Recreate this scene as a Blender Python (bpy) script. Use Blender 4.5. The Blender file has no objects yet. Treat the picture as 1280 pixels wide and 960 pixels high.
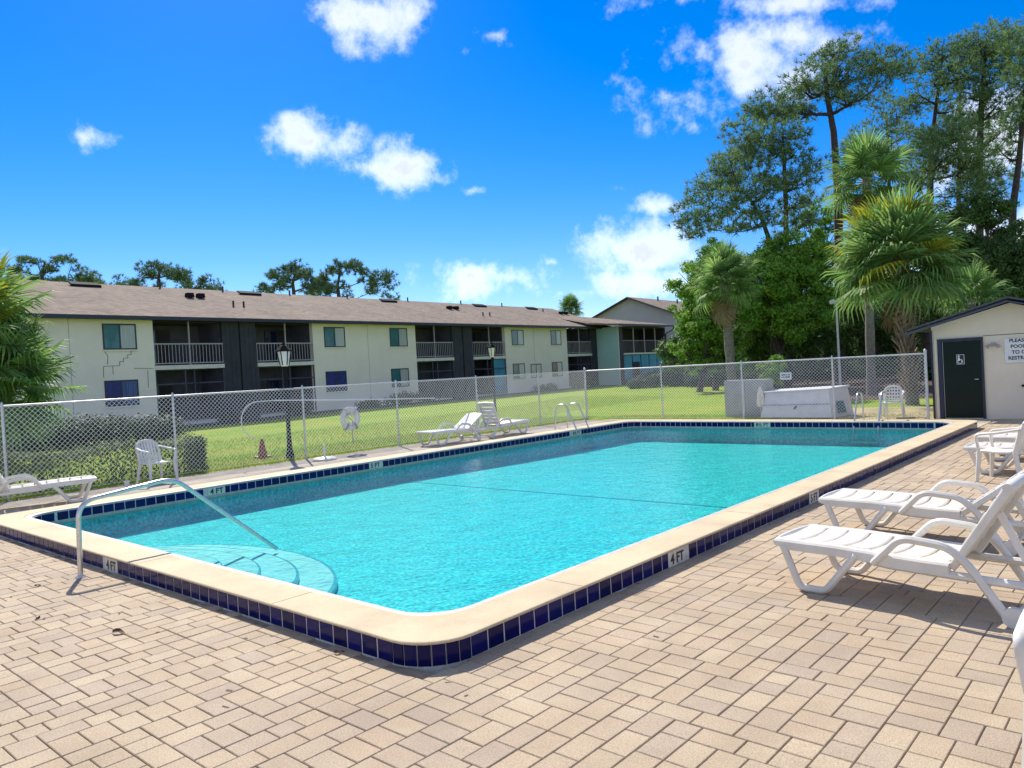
import bpy, math, random
import numpy as np
from mathutils import Vector, Matrix
random.seed(7); rng = np.random.default_rng(7)
S = bpy.context.scene
COL = S.collection
R = math.radians

# ------------------------------------------------------------------ camera
CAM_H, FPX = 1.8, 957.3
YAW, PITCH, ROLL = .72203, -.01622, -.05492
_f = Vector((-math.sin(YAW)*math.cos(PITCH), math.cos(YAW)*math.cos(PITCH), math.sin(PITCH)))
_r0 = Vector((math.cos(YAW), math.sin(YAW), 0)); _u0 = _r0.cross(_f)
CR = _r0*math.cos(ROLL)+_u0*math.sin(ROLL); CU = _u0*math.cos(ROLL)-_r0*math.sin(ROLL); CF = _f
cam = bpy.data.cameras.new('camera'); camo = bpy.data.objects.new('camera', cam); COL.objects.link(camo)
M = Matrix.Identity(4)
for i in range(3):
    M[i][0] = CR[i]; M[i][1] = CU[i]; M[i][2] = -CF[i]
M[2][3] = CAM_H
camo.matrix_world = M
cam.sensor_fit = 'HORIZONTAL'; cam.sensor_width = 36; cam.lens = FPX/1280*36
cam.clip_start = .05; cam.clip_end = 3000
S.camera = camo

def pray(px, py):
    return CR*((px-640)/FPX) - CU*((py-480)/FPX) + CF
def at(px, py, depth):
    d = pray(px, py)*depth
    return Vector((d.x, d.y, d.z+CAM_H))

# ------------------------------------------------------------------ sun, sky, exposure
SUN_EL = R(44)
SUN_TO = Vector((-.872*math.cos(SUN_EL), .489*math.cos(SUN_EL), math.sin(SUN_EL))).normalized()
sl = bpy.data.lights.new('sun', 'SUN'); sl.energy = 3.15; sl.angle = R(.53); sl.color = (1, .92, .80)
so = bpy.data.objects.new('sun', sl); COL.objects.link(so)
so.rotation_euler = SUN_TO.to_track_quat('Z', 'Y').to_euler(); so.location = (0, 0, 60)

W = bpy.data.worlds.new('World'); S.world = W; W.use_nodes = True
wn = W.node_tree; wn.nodes.clear()
def N(t, kind, **kw):
    n = t.nodes.new(kind)
    for k, v in kw.items(): setattr(n, k, v)
    return n
def math_n(t, op, a, b=None, clamp=False):
    n = t.nodes.new('ShaderNodeMath'); n.operation = op; n.use_clamp = clamp
    for i, v in enumerate((a, b)):
        if v is None: continue
        if isinstance(v, (int, float)): n.inputs[i].default_value = v
        else: t.links.new(v, n.inputs[i])
    return n.outputs[0]
def build_world():
    t = wn; L = t.links.new
    out = N(t, 'ShaderNodeOutputWorld'); bg = N(t, 'ShaderNodeBackground')
    sky = N(t, 'ShaderNodeTexSky', sky_type='NISHITA', sun_disc=False)
    sky.sun_elevation = SUN_EL; sky.sun_rotation = math.atan2(SUN_TO.x, SUN_TO.y)
    sky.air_density = 1.0; sky.dust_density = .12; sky.ozone_density = 3.0
    hs = N(t, 'ShaderNodeHueSaturation'); hs.inputs['Saturation'].default_value = 1.55; hs.inputs['Value'].default_value = .69
    L(sky.outputs[0], hs.inputs['Color'])
    gm = N(t, 'ShaderNodeMix', data_type='RGBA', blend_type='MULTIPLY'); gm.inputs['Factor'].default_value = 1
    gm.inputs['B'].default_value = (.74, .77, 1.04, 1)
    L(hs.outputs[0], gm.inputs['A'])
    tc = N(t, 'ShaderNodeTexCoord'); D = tc.outputs['Generated']
    nz = N(t, 'ShaderNodeTexNoise'); nz.inputs['Scale'].default_value = 17; nz.inputs['Detail'].default_value = 9; nz.inputs['Roughness'].default_value = .62
    L(D, nz.inputs['Vector'])
    nw = N(t, 'ShaderNodeTexNoise'); nw.inputs['Scale'].default_value = 6; nw.inputs['Detail'].default_value = 4
    L(D, nw.inputs['Vector'])
    # cumulus seen in the photograph: (px, py, half width, half height, weight)
    clouds = [(450, 22, 88, 44, 1.0), (624, 44, 32, 20, .7), (620, 107, 16, 9, .4), (579, 66, 13, 13, .5), (103, 170, 44, 22, .62), (185, 168, 16, 7, .4),
              (392, 176, 62, 36, .95), (516, 212, 60, 42, 1.05), (455, 210, 50, 20, .6), (585, 238, 30, 10, .45),
              (603, 345, 125, 34, .95), (800, 310, 105, 44, 1.05), (832, 256, 60, 20, .8), (770, 236, 40, 13, .55), (690, 328, 22, 10, .55),
              (915, 82, 135, 62, .92), (835, 122, 100, 42, .8), (1000, 46, 105, 42, .78), (868, 158, 22, 11, .6), (780, 14, 60, 30, .55), (985, 4, 150, 26, .7),
              (1250, 180, 120, 75, .95), (1280, 300, 200, 80, 1.0), (1180, 225, 60, 40, .7), (820, 352, 130, 30, .8), (700, 366, 220, 22, .45),
              (1480, 120, 150, 50, .9), (1700, 330, 260, 60, .9), (-180, 330, 200, 40, .8), (-330, 120, 120, 50, .9), (-700, 300, 200, 60, .9)]
    acc = None
    for (px, py, a, b, w) in clouds:
        d = pray(px, py).normalized(); ax = CR - d*CR.dot(d); ax.normalize(); ay = d.cross(ax)*-1
        k = 1/FPX*(FPX/math.sqrt(FPX**2+(px-640)**2*.5+(py-480)**2*.5))
        comps = []
        for v, s in ((ax, a*k), (ay, b*k)):
            n = t.nodes.new('ShaderNodeVectorMath'); n.operation = 'DOT_PRODUCT'; n.inputs[1].default_value = v/s
            L(D, n.inputs[0]); comps.append(math_n(t, 'POWER', math_n(t, 'ABSOLUTE', n.outputs['Value']), 2.0))
        nd = t.nodes.new('ShaderNodeVectorMath'); nd.operation = 'DOT_PRODUCT'; nd.inputs[1].default_value = d; L(D, nd.inputs[0])
        front = math_n(t, 'GREATER_THAN', nd.outputs['Value'], .3)
        e = math_n(t, 'SUBTRACT', 1.0, math_n(t, 'SQRT', math_n(t, 'ADD', comps[0], comps[1])))
        e = math_n(t, 'MULTIPLY', math_n(t, 'MAXIMUM', math_n(t, 'ADD', e, .25), 0.0), w)
        e = math_n(t, 'MULTIPLY', e, front)
        acc = e if acc is None else math_n(t, 'MAXIMUM', acc, e)
    # cloud added outside the view, thickened to fill the shaded facade with light
    nb = N(t, 'ShaderNodeTexNoise'); nb.inputs['Scale'].default_value = 3.1; nb.inputs['Detail'].default_value = 3; L(D, nb.inputs['Vector'])
    fr = t.nodes.new('ShaderNodeVectorMath'); fr.operation = 'DOT_PRODUCT'; fr.inputs[1].default_value = CF; L(D, fr.inputs[0])
    offv = math_n(t, 'LESS_THAN', fr.outputs['Value'], .45)
    rest = math_n(t, 'MULTIPLY', math_n(t, 'MULTIPLY', math_n(t, 'SUBTRACT', nb.outputs[0], .38), 5.5, True), offv)
    acc = math_n(t, 'MAXIMUM', acc, rest)
    # break the edge with fractal noise
    e1 = math_n(t, 'MULTIPLY', math_n(t, 'SUBTRACT', nz.outputs[0], .5), 2.6)
    e2 = math_n(t, 'MULTIPLY', math_n(t, 'SUBTRACT', nw.outputs[0], .5), .8)
    gate = math_n(t, 'GREATER_THAN', acc, .001)
    dens = math_n(t, 'ADD', math_n(t, 'ADD', acc, e1), e2)
    mr = N(t, 'ShaderNodeMapRange', interpolation_type='SMOOTHSTEP'); mr.inputs['From Min'].default_value = .36; mr.inputs['From Max'].default_value = 1.40
    L(dens, mr.inputs['Value'])
    sg = N(t, 'ShaderNodeMapRange', interpolation_type='SMOOTHSTEP'); sg.inputs['From Min'].default_value = 0.0; sg.inputs['From Max'].default_value = .3; L(acc, sg.inputs['Value'])
    alpha = math_n(t, 'MULTIPLY', math_n(t, 'MULTIPLY', mr.outputs[0], sg.outputs[0]), .93)
    # cloud brightness: white tops, faintly grey thick cores
    cm = N(t, 'ShaderNodeMix', data_type='RGBA'); cm.inputs['A'].default_value = (7.6, 7.7, 7.9, 1); cm.inputs['B'].default_value = (4.0, 4.3, 4.8, 1)
    core = N(t, 'ShaderNodeMapRange'); core.inputs['From Min'].default_value = .7; core.inputs['From Max'].default_value = 1.35; L(dens, core.inputs['Value'])
    L(core.outputs[0], cm.inputs['Factor'])
    mx = N(t, 'ShaderNodeMix', data_type='RGBA'); L(alpha, mx.inputs['Factor']); L(gm.outputs['Result'], mx.inputs['A']); L(cm.outputs['Result'], mx.inputs['B'])
    L(mx.outputs['Result'], bg.inputs['Color']); bg.inputs['Strength'].default_value = .10
    L(bg.outputs[0], out.inputs[0])
build_world()
W.cycles.sampling_method = 'MANUAL'; W.cycles.sample_map_resolution = 512
S.view_settings.view_transform = 'Standard'; S.view_settings.look = 'None'; S.view_settings.gamma = 1
S.view_settings.exposure = 1.12
S.view_settings.use_curve_mapping = False
S.cycles.use_denoising = True
S.cycles.max_bounces = 6; S.cycles.transparent_max_bounces = 12; S.cycles.diffuse_bounces = 4; S.cycles.glossy_bounces = 3
S.cycles.caustics_reflective = False; S.cycles.caustics_refractive = False
S.cycles.sample_clamp_indirect = 6

# ------------------------------------------------------------------ helpers
class MB:
    def __init__(s): s.v = []; s.f = []
    def add(s, vs, fs):
        o = len(s.v); s.v += [tuple(v) for v in vs]; s.f += [tuple(i+o for i in f) for f in fs]; return s
    def box(s, c, d, m=None, taper=1.0):
        x, y, z = d[0]/2, d[1]/2, d[2]/2
        vs = [Vector((a*x*(taper if k > 0 else 1), b*y*(taper if k > 0 else 1), k*z)) for k in (-1, 1) for a, b in ((-1, -1), (1, -1), (1, 1), (-1, 1))]
        if m is not None: vs = [m @ v for v in vs]
        c = Vector(c); return s.add([v+c for v in vs], [(3, 2, 1, 0), (4, 5, 6, 7), (0, 1, 5, 4), (1, 2, 6, 5), (2, 3, 7, 6), (3, 0, 4, 7)])
    def bx(s, x0, x1, y0, y1, z0, z1):
        return s.box(((x0+x1)/2, (y0+y1)/2, (z0+z1)/2), (abs(x1-x0), abs(y1-y0), abs(z1-z0)))
    def bar(s, a, b, w, h, upv=(0, 0, 1)):
        a, b = Vector(a), Vector(b); d = (b-a); l = d.length; d.normalize()
        u = Vector(upv); sd = d.cross(u)
        if sd.length < 1e-4: sd = d.cross(Vector((0, 1, 0)))
        sd.normalize(); u = sd.cross(d)
        vs = [p+sd*(i*w/2)+u*(j*h/2) for p in (a, b) for i, j in ((-1, -1), (1, -1), (1, 1), (-1, 1))]
        return s.add(vs, [(0, 1, 2, 3), (7, 6, 5, 4), (4, 5, 1, 0), (5, 6, 2, 1), (6, 7, 3, 2), (7, 4, 0, 3)])
    def tube(s, path, rad, n=8, cap=True, flat=1.0, ref=None):
        P = [Vector(p) for p in path]; rs = rad if isinstance(rad, (list, tuple)) else [rad]*len(P)
        o = len(s.v); prev = None
        for i, p in enumerate(P):
            t = (P[min(i+1, len(P)-1)]-P[max(i-1, 0)]).normalized()
            if prev is None:
                u = Vector(ref) if ref else Vector((0, 0, 1))
                if abs(t.dot(u)) > .95: u = Vector((1, 0, 0))
            else: u = prev
            u = (u-t*u.dot(t)).normalized(); w = t.cross(u); prev = u
            for k in range(n):
                a = 2*math.pi*(k+.5)/n; s.v.append(tuple(p+u*(rs[i]*math.cos(a)*flat)+w*(rs[i]*math.sin(a))))
        for i in range(len(P)-1):
            for k in range(n):
                a = o+i*n+k; b = o+i*n+(k+1) % n; s.f.append((a, b, b+n, a+n))
        if cap:
            s.f.append(tuple(o+k for k in reversed(range(n)))); s.f.append(tuple(o+(len(P)-1)*n+k for k in range(n)))
        return s
    def lathe(s, prof, c=(0, 0, 0), n=20):
        o = len(s.v); c = Vector(c)
        for r, z in prof:
            for k in range(n):
                a = 2*math.pi*k/n; s.v.append((c.x+r*math.cos(a), c.y+r*math.sin(a), c.z+z))
        for i in range(len(prof)-1):
            for k in range(n):
                a = o+i*n+k; b = o+i*n+(k+1) % n; s.f.append((a, b, b+n, a+n))
        s.f.append(tuple(o+k for k in reversed(range(n)))); s.f.append(tuple(o+(len(prof)-1)*n+k for k in range(n)))
        return s
    def prism(s, poly, y0, y1):          # polygon in x,z extruded along y
        n = len(poly); vs = [(x, y0, z) for x, z in poly]+[(x, y1, z) for x, z in poly]
        fs = [tuple(range(n)), tuple(reversed(range(n, 2*n)))]+[((i+1) % n, i, i+n, (i+1) % n+n) for i in range(n)]
        return s.add(vs, fs)
    def build(s, name, mat, parent=None, smooth=False, bevel=0):
        me = bpy.data.meshes.new(name); me.from_pydata(s.v, [], s.f); me.update()
        return link(name, me, mat, parent, smooth, bevel)
def link(name, me, mat, parent=None, smooth=False, bevel=0):
    o = bpy.data.objects.new(name, me); COL.objects.link(o)
    if mat and not me.materials: me.materials.append(mat)
    if smooth:
        me.polygons.foreach_set('use_smooth', [True]*len(me.polygons))
        if hasattr(me, 'set_sharp_from_angle'): me.set_sharp_from_angle(angle=R(40))
    if bevel:
        b = o.modifiers.new('bevel', 'BEVEL'); b.width = bevel; b.segments = 2; b.limit_method = 'ANGLE'
    if parent: o.parent = parent
    return o
def np_mesh(name, V, F):
    me = bpy.data.meshes.new(name); k = F.shape[1]
    me.vertices.add(len(V)); me.vertices.foreach_set('co', np.ascontiguousarray(V, dtype=np.float32).ravel())
    me.loops.add(F.size); me.loops.foreach_set('vertex_index', F.astype(np.int32).ravel())
    me.polygons.add(len(F)); me.polygons.foreach_set('loop_start', np.arange(0, F.size, k, dtype=np.int32))
    me.update(calc_edges=True); me.validate(); return me
def tag(o, label, cat, group=None):
    o['label'] = label; o['category'] = cat
    if group: o['group'] = group
    return o
def struct(o, kind='structure'): o['kind'] = kind; return o
def empty(name, loc=(0, 0, 0), rz=0.0):
    o = bpy.data.objects.new(name, None); COL.objects.link(o); o.location = loc; o.rotation_euler = (0, 0, rz); o.empty_display_size = .2; return o
def copy_tree(o, parent=None):
    c = o.copy(); COL.objects.link(c); c.parent = parent
    for ch in list(o.children): copy_tree(ch, c)
    return c
def text_mesh(txt, size, align='CENTER', space=1.0, line=1.0, bold=.0):
    cu = bpy.data.curves.new('t', 'FONT'); cu.body = txt; cu.size = size; cu.align_x = align; cu.align_y = 'CENTER'; cu.extrude = .0015; cu.space_character = space; cu.space_line = line; cu.offset = bold; cu.resolution_u = 3
    o = bpy.data.objects.new('t', cu); COL.objects.link(o); dg = bpy.context.evaluated_depsgraph_get(); dg.update()
    me = bpy.data.meshes.new_from_object(o.evaluated_get(dg)); bpy.data.objects.remove(o); me.name = 'lettering'; me.materials.clear(); return me

# ------------------------------------------------------------------ materials
def mat(name, col, rough=.6, col2=None, scale=8, detail=5, bump=0, bscale=60, metal=0, rnd=0, rnd_hue=0, spec=.5, ramp=(.35, .65), coat=0, transl=0, rnd_cols=None, speck=0, scale_vec=None):
    m = bpy.data.materials.new(name); m.use_nodes = True; t = m.node_tree; L = t.links.new
    b = t.nodes['Principled BSDF']; b.inputs['Roughness'].default_value = rough; b.inputs['Metallic'].default_value = metal
    b.inputs['Specular IOR Level'].default_value = spec; b.inputs['Coat Weight'].default_value = coat
    c = None
    tc = N(t, 'ShaderNodeTexCoord'); vec = tc.outputs['Object']
    geo = N(t, 'ShaderNodeNewGeometry'); vec = geo.outputs['Position'] if rnd_cols or rnd else vec
    if scale_vec:
        mp = N(t, 'ShaderNodeMapping'); mp.inputs['Scale'].default_value = scale_vec; L(vec, mp.inputs[0]); vec = mp.outputs[0]
    if rnd or rnd_cols:
        oi = N(t, 'ShaderNodeObjectInfo')
        rv = math_n(t, 'FRACT', math_n(t, 'ADD', geo.outputs['Random Per Island'], math_n(t, 'MULTIPLY', oi.outputs['Random'], 7.31)))
    rgb = N(t, 'ShaderNodeRGB'); rgb.outputs[0].default_value = (*col, 1); c = rgb.outputs[0]
    if rnd_cols:
        cr = N(t, 'ShaderNodeValToRGB'); cr.color_ramp.interpolation = 'LINEAR'; els = cr.color_ramp.elements
        while len(els) < len(rnd_cols): els.new(.5)
        for i, cc in enumerate(rnd_cols): els[i].position = i/(len(rnd_cols)-1); els[i].color = (*cc, 1)
        L(rv, cr.inputs[0]); c = cr.outputs[0]
    if col2:
        n = N(t, 'ShaderNodeTexNoise'); n.inputs['Scale'].default_value = scale; n.inputs['Detail'].default_value = detail; n.inputs['Roughness'].default_value = .62; L(vec, n.inputs['Vector'])
        mr = N(t, 'ShaderNodeMapRange'); mr.inputs['From Min'].default_value = ramp[0]; mr.inputs['From Max'].default_value = ramp[1]; L(n.outputs[0], mr.inputs['Value'])
        mx = N(t, 'ShaderNodeMix', data_type='RGBA'); L(mr.outputs[0], mx.inputs['Factor']); L(c, mx.inputs['A']); mx.inputs['B'].default_value = (*col2, 1)
        if rnd_cols: mx.blend_type = 'MULTIPLY'
        c = mx.outputs['Result']
    if speck:
        n = N(t, 'ShaderNodeTexNoise'); n.inputs['Scale'].default_value = 130; n.inputs['Detail'].default_value = 2; L(vec, n.inputs['Vector'])
        v = math_n(t, 'ADD', math_n(t, 'MULTIPLY', math_n(t, 'SUBTRACT', n.outputs[0], .5), speck), 1.0)
        hs = N(t, 'ShaderNodeHueSaturation'); L(v, hs.inputs['Value']); L(c, hs.inputs['Color']); c = hs.outputs[0]
    if rnd:
        hs = N(t, 'ShaderNodeHueSaturation'); L(c, hs.inputs['Color'])
        L(math_n(t, 'ADD', math_n(t, 'MULTIPLY', rv, rnd), 1-rnd/2), hs.inputs['Value'])
        if rnd_hue: L(math_n(t, 'ADD', math_n(t, 'MULTIPLY', math_n(t, 'FRACT', math_n(t, 'MULTIPLY', rv, 13.7)), rnd_hue), .5-rnd_hue/2), hs.inputs['Hue'])
        c = hs.outputs[0]
    L(c, b.inputs['Base Color'])
    if bump:
        n = N(t, 'ShaderNodeTexNoise'); n.inputs['Scale'].default_value = bscale; n.inputs['Detail'].default_value = 4; L(vec, n.inputs['Vector'])
        bp = N(t, 'ShaderNodeBump'); bp.inputs['Strength'].default_value = bump; bp.inputs['Distance'].default_value = .01; L(n.outputs[0], bp.inputs['Height']); L(bp.outputs[0], b.inputs['Normal'])
    if transl:
        tr = N(t, 'ShaderNodeBsdfTranslucent'); L(c, tr.inputs['Color']); ms = N(t, 'ShaderNodeMixShader'); ms.inputs[0].default_value = transl
        L(b.outputs[0], ms.inputs[1]); L(tr.outputs[0], ms.inputs[2]); L(ms.outputs[0], t.nodes['Material Output'].inputs['Surface'])
    return m
MT = {}
MT['paver'] = mat('paver', (.5, .4, .3), .85, (.78, .76, .75), 1.3, 8, .5, 240, rnd_cols=[(.49, .39, .26), (.465, .365, .245), (.435, .345, .25), (.51, .41, .275), (.48, .37, .245), (.455, .36, .25), (.425, .34, .25), (.52, .42, .28), (.47, .365, .245)], speck=1.25)
MT['joint'] = mat('joint_sand', (.36, .28, .195), .95, (.23, .18, .13), 14, 5, .5, 200)
MT['coping'] = mat('coping_concrete', (.60, .485, .305), .8, (.41, .33, .21), 1.6, 10, .35, 160, speck=.6, ramp=(.40, .78))
MT['nosing'] = mat('nosing_plaster', (.48, .46, .40), .6, (.36, .35, .31), 9, 5, .2, 90)
MT['grout'] = mat('grout', (.66, .64, .58), .8, (.50, .48, .44), 20)
MT['tile'] = mat('blue_glazed_tile', (.004, .005, .085), .12, rnd=.6, rnd_hue=.015, spec=.16, coat=0, col2=(.008, .008, .07), scale=5, ramp=(.4, .8))
MT['marker'] = mat('marker_tile', (.68, .66, .58), .3, (.55, .53, .46), 15)
MT['black'] = mat('black_paint', (.012, .012, .014), .5)
def pool_plaster():
    m = mat('pool_plaster', (.085, .70, .72), .75, (.055, .60, .64), 3, 5); t = m.node_tree; L = t.links.new; b = t.nodes['Principled BSDF']
    src = b.inputs['Base Color'].links[0].from_socket; geo = N(t, 'ShaderNodeNewGeometry')
    v = N(t, 'ShaderNodeTexVoronoi'); v.inputs['Scale'].default_value = 19; nzz = N(t, 'ShaderNodeTexNoise'); nzz.inputs['Scale'].default_value = 26; nzz.inputs['Detail'].default_value = 4
    L(geo.outputs['Position'], v.inputs['Vector']); L(geo.outputs['Position'], nzz.inputs['Vector'])
    val = math_n(t, 'ADD', -.32, math_n(t, 'ADD', math_n(t, 'MULTIPLY', nzz.outputs[0], 2.25), math_n(t, 'MULTIPLY', v.outputs['Distance'], .40)))
    hs = N(t, 'ShaderNodeHueSaturation'); L(src, hs.inputs['Color']); L(val, hs.inputs['Value']); L(hs.outputs[0], b.inputs['Base Color']); return m
MT['plaster'] = pool_plaster()
MT['steptread'] = mat('step_plaster', (.88, .88, .84), .75, (.66, .74, .74), 24, 5)
MT['trim'] = mat('trim_tile', (.05, .34, .44), .3, (.20, .56, .62), 9)
MT['deckc'] = mat('deck_concrete', (.50, .43, .325), .85, (.40, .345, .27), 2.5, 7, .3, 150)
MT['deckg'] = mat('deck_concrete_grey', (.34, .31, .26), .9, (.23, .21, .18), 2.5, 8, .4, 150)
MT['steel'] = mat('stainless', (.66, .65, .63), .30, metal=.85, col2=(.55, .54, .52), scale=30)
MT['resin'] = mat('white_resin', (.78, .745, .675), .38, (.66, .62, .54), 3.5, 5, .05, 40)
MT['resin_far'] = mat('white_resin_aged', (.74, .74, .72), .42, (.62, .61, .57), 4.0)
MT['galv'] = mat('galvanised', (.62, .63, .64), .45, (.48, .49, .51), 12, metal=.35)
MT['wire'] = mat('chain_wire', (.78, .79, .80), .5, metal=0)
MT['cream'] = mat('cream_stucco', (.93, .84, .72), .9, (.87, .785, .67), .7, 6, .35, 25)
MT['charcoal'] = mat('charcoal_siding', (.055, .055, .07), .8, (.035, .036, .05), 1.2, 5)
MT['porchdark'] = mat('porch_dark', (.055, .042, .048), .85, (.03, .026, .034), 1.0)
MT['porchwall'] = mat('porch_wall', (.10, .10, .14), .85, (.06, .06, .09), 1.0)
MT['slab'] = mat('slab_edge', (.76, .73, .66), .8, (.66, .63, .57), 3)
MT['rail'] = mat('rail_paint', (.40, .37, .37), .7)
MT['fascia'] = mat('fascia_navy', (.022, .03, .065), .5, (.03, .036, .06), 4)
MT['frame'] = mat('window_frame', (.03, .04, .055), .4)
MT['blind'] = mat('window_blind', (.52, .54, .52), .25, (.42, .45, .45), 1.5, scale_vec=(9, 1, .6), coat=.7)
MT['screen'] = mat('window_screen', (.035, .13, .16), .2, (.05, .20, .22), 1.1, coat=.7)
MT['darkglass'] = mat('dark_glass', (.008, .012, .06), .08, (.012, .02, .09), 1.5, coat=.8)
MT['bluepane'] = mat('blue_pane', (.01, .012, .16), .3, (.015, .03, .22), 1.5)
MT['blueblind'] = mat('blue_blind', (.10, .16, .36), .4, (.03, .05, .22), 1.2, scale_vec=(14, 1, .3))
MT['teal'] = mat('teal_glass', (.03, .30, .44), .55, (.02, .20, .34), .9)
def shingle():
    m = mat('roof_shingle', (.23, .178, .132), .95, (.165, .128, .098), .5, 6); t = m.node_tree; L = t.links.new; b = t.nodes['Principled BSDF']
    src = b.inputs['Base Color'].links[0].from_socket; tc = N(t, 'ShaderNodeTexCoord'); bk = N(t, 'ShaderNodeTexBrick')
    bk.inputs['Scale'].default_value = 1; bk.inputs['Brick Width'].default_value = .33; bk.inputs['Row Height'].default_value = .16; bk.inputs['Mortar Size'].default_value = .008
    bk.inputs['Color1'].default_value = (1.25, 1.2, 1.2, 1); bk.inputs['Color2'].default_value = (.72, .72, .72, 1); bk.inputs['Mortar'].default_value = (.5, .5, .5, 1)
    L(tc.outputs['Object'], bk.inputs['Vector']); mx = N(t, 'ShaderNodeMix', data_type='RGBA', blend_type='MULTIPLY'); mx.inputs['Factor'].default_value = 1; L(src, mx.inputs['A']); L(bk.outputs[0], mx.inputs['B']); L(mx.outputs['Result'], b.inputs['Base Color']); return m
MT['shingle'] = shingle()
MT['shedwall'] = mat('shed_block', (.76, .67, .53), .9, (.68, .60, .48), 1.1, 6, .3, 30)
MT['shedroof'] = mat('shed_shingle', (.13, .12, .12), .9, (.08, .075, .08), 12)
MT['door'] = mat('door_green', (.0015, .006, .0035), .5, (.003, .011, .006), 2.5, spec=.25)
MT['doorframe'] = mat('door_frame_navy', (.01, .013, .04), .4)
MT['white'] = mat('white_paint', (.74, .75, .76), .5, (.66, .67, .69), 4)
MT['bluewhite'] = mat('white_painted_wood', (.66, .67, .70), .55, (.56, .57, .61), 3)
MT['greybox'] = mat('grey_metal', (.36, .37, .38), .5, (.28, .29, .30), 3)
MT['blackmetal'] = mat('black_metal', (.012, .012, .014), .85, spec=.15)
MT['lampglass'] = mat('lamp_glass', (.72, .72, .70), .25)
MT['orange'] = mat('cone_orange', (.34, .07, .03), .6, (.2, .04, .03), 20)
MT['buoy'] = mat('life_ring_white', (.78, .76, .70), .5, (.66, .63, .56), 10)
MT['rope'] = mat('rope', (.30, .34, .45), .8)
MT['bark'] = mat('pine_bark', (.085, .062, .055), .95, (.035, .028, .03), 6, 6, .8, 18)
MT['palmbark'] = mat('palm_bark', (.24, .215, .185), .95, (.13, .115, .10), 9, 6, .8, 30)
MT['boot'] = mat('palm_boot', (.30, .235, .17), .95, (.15, .11, .085), 7, 5, .5, 30, rnd=.5)
MT['needle'] = mat('pine_needles', (.155, .25, .10), .7, rnd=1.1, rnd_hue=.05, transl=.35, spec=.2)
MT['needlefar'] = mat('pine_needles_far', (.12, .20, .09), .7, rnd=.9, rnd_hue=.04, transl=.3)
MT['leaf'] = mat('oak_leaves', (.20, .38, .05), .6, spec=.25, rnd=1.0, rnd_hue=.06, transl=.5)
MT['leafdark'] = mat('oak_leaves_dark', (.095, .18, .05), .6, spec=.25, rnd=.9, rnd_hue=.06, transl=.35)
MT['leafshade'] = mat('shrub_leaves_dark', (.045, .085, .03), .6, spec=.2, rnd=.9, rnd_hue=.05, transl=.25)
MT['palm'] = mat('palm_leaflets', (.185, .32, .09), .6, spec=.3, rnd=1.0, rnd_hue=.05, transl=.45)
MT['palmy'] = mat('palm_leaflets_yellow', (.42, .44, .04), .7, spec=.15, rnd=.5, rnd_hue=.04, transl=.35)
MT['palmdead'] = mat('palm_leaflets_dry', (.28, .21, .12), .7, rnd=.5, transl=.2)
MT['hedge'] = mat('hedge_leaves', (.085, .13, .032), .6, spec=.2, rnd=.9, rnd_hue=.05, transl=.3)
MT['stem'] = mat('petiole', (.13, .17, .06), .5, rnd=.4)
MT['grassblade'] = mat('grass_blades', (.19, .33, .02), .6, (.30, .33, .045), .5, 4, spec=.1, rnd=.5, rnd_hue=.04, transl=.3)
MT['lawn'] = mat('lawn', (.15, .29, .012), .95, (.27, .31, .035), .40, 8, .6, 25, spec=.08)
MT['sand'] = mat('sandy_soil', (.44, .35, .20), .95, (.20, .20, .06), 1.1, 8, .6, 30, ramp=(.42, .7))
MT['crack'] = mat('wall_crack', (.12, .11, .10), .9)
MT['dryleaf'] = mat('dry_leaf', (.10, .055, .03), .8)

def water_mat():
    m = bpy.data.materials.new('pool_water'); m.use_nodes = True; t = m.node_tree; t.nodes.clear(); L = t.links.new
    out = N(t, 'ShaderNodeOutputMaterial'); tr = N(t, 'ShaderNodeBsdfTransparent'); tr.inputs[0].default_value = (.47, .86, .85, 1)
    gl = N(t, 'ShaderNodeBsdfGlossy'); gl.inputs['Roughness'].default_value = .02; gl.inputs['Color'].default_value = (1, 1, 1, 1)
    fr = N(t, 'ShaderNodeFresnel'); fr.inputs[0].default_value = 1.33; ms = N(t, 'ShaderNodeMixShader')
    geo = N(t, 'ShaderNodeNewGeometry')
    n1 = N(t, 'ShaderNodeTexNoise'); n1.inputs['Scale'].default_value = 2.2; n1.inputs['Detail'].default_value = 3
    n2 = N(t, 'ShaderNodeTexNoise'); n2.inputs['Scale'].default_value = 11; n2.inputs['Detail'].default_value = 6
    L(geo.outputs['Position'], n1.inputs['Vector']); L(geo.outputs['Position'], n2.inputs['Vector'])
    h = math_n(t, 'ADD', n1.outputs[0], math_n(t, 'MULTIPLY', n2.outputs[0], .5))
    bp = N(t, 'ShaderNodeBump'); bp.inputs['Strength'].default_value = .38; bp.inputs['Distance'].default_value = .05; L(h, bp.inputs['Height'])
    L(bp.outputs[0], gl.inputs['Normal']); L(bp.outputs[0], fr.inputs['Normal'])
    L(math_n(t, 'MULTIPLY', fr.outputs[0], .6), ms.inputs[0]); L(tr.outputs[0], ms.inputs[1]); L(gl.outputs[0], ms.inputs[2]); L(ms.outputs[0], out.inputs[0])
    return m
MT['water'] = water_mat()

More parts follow.
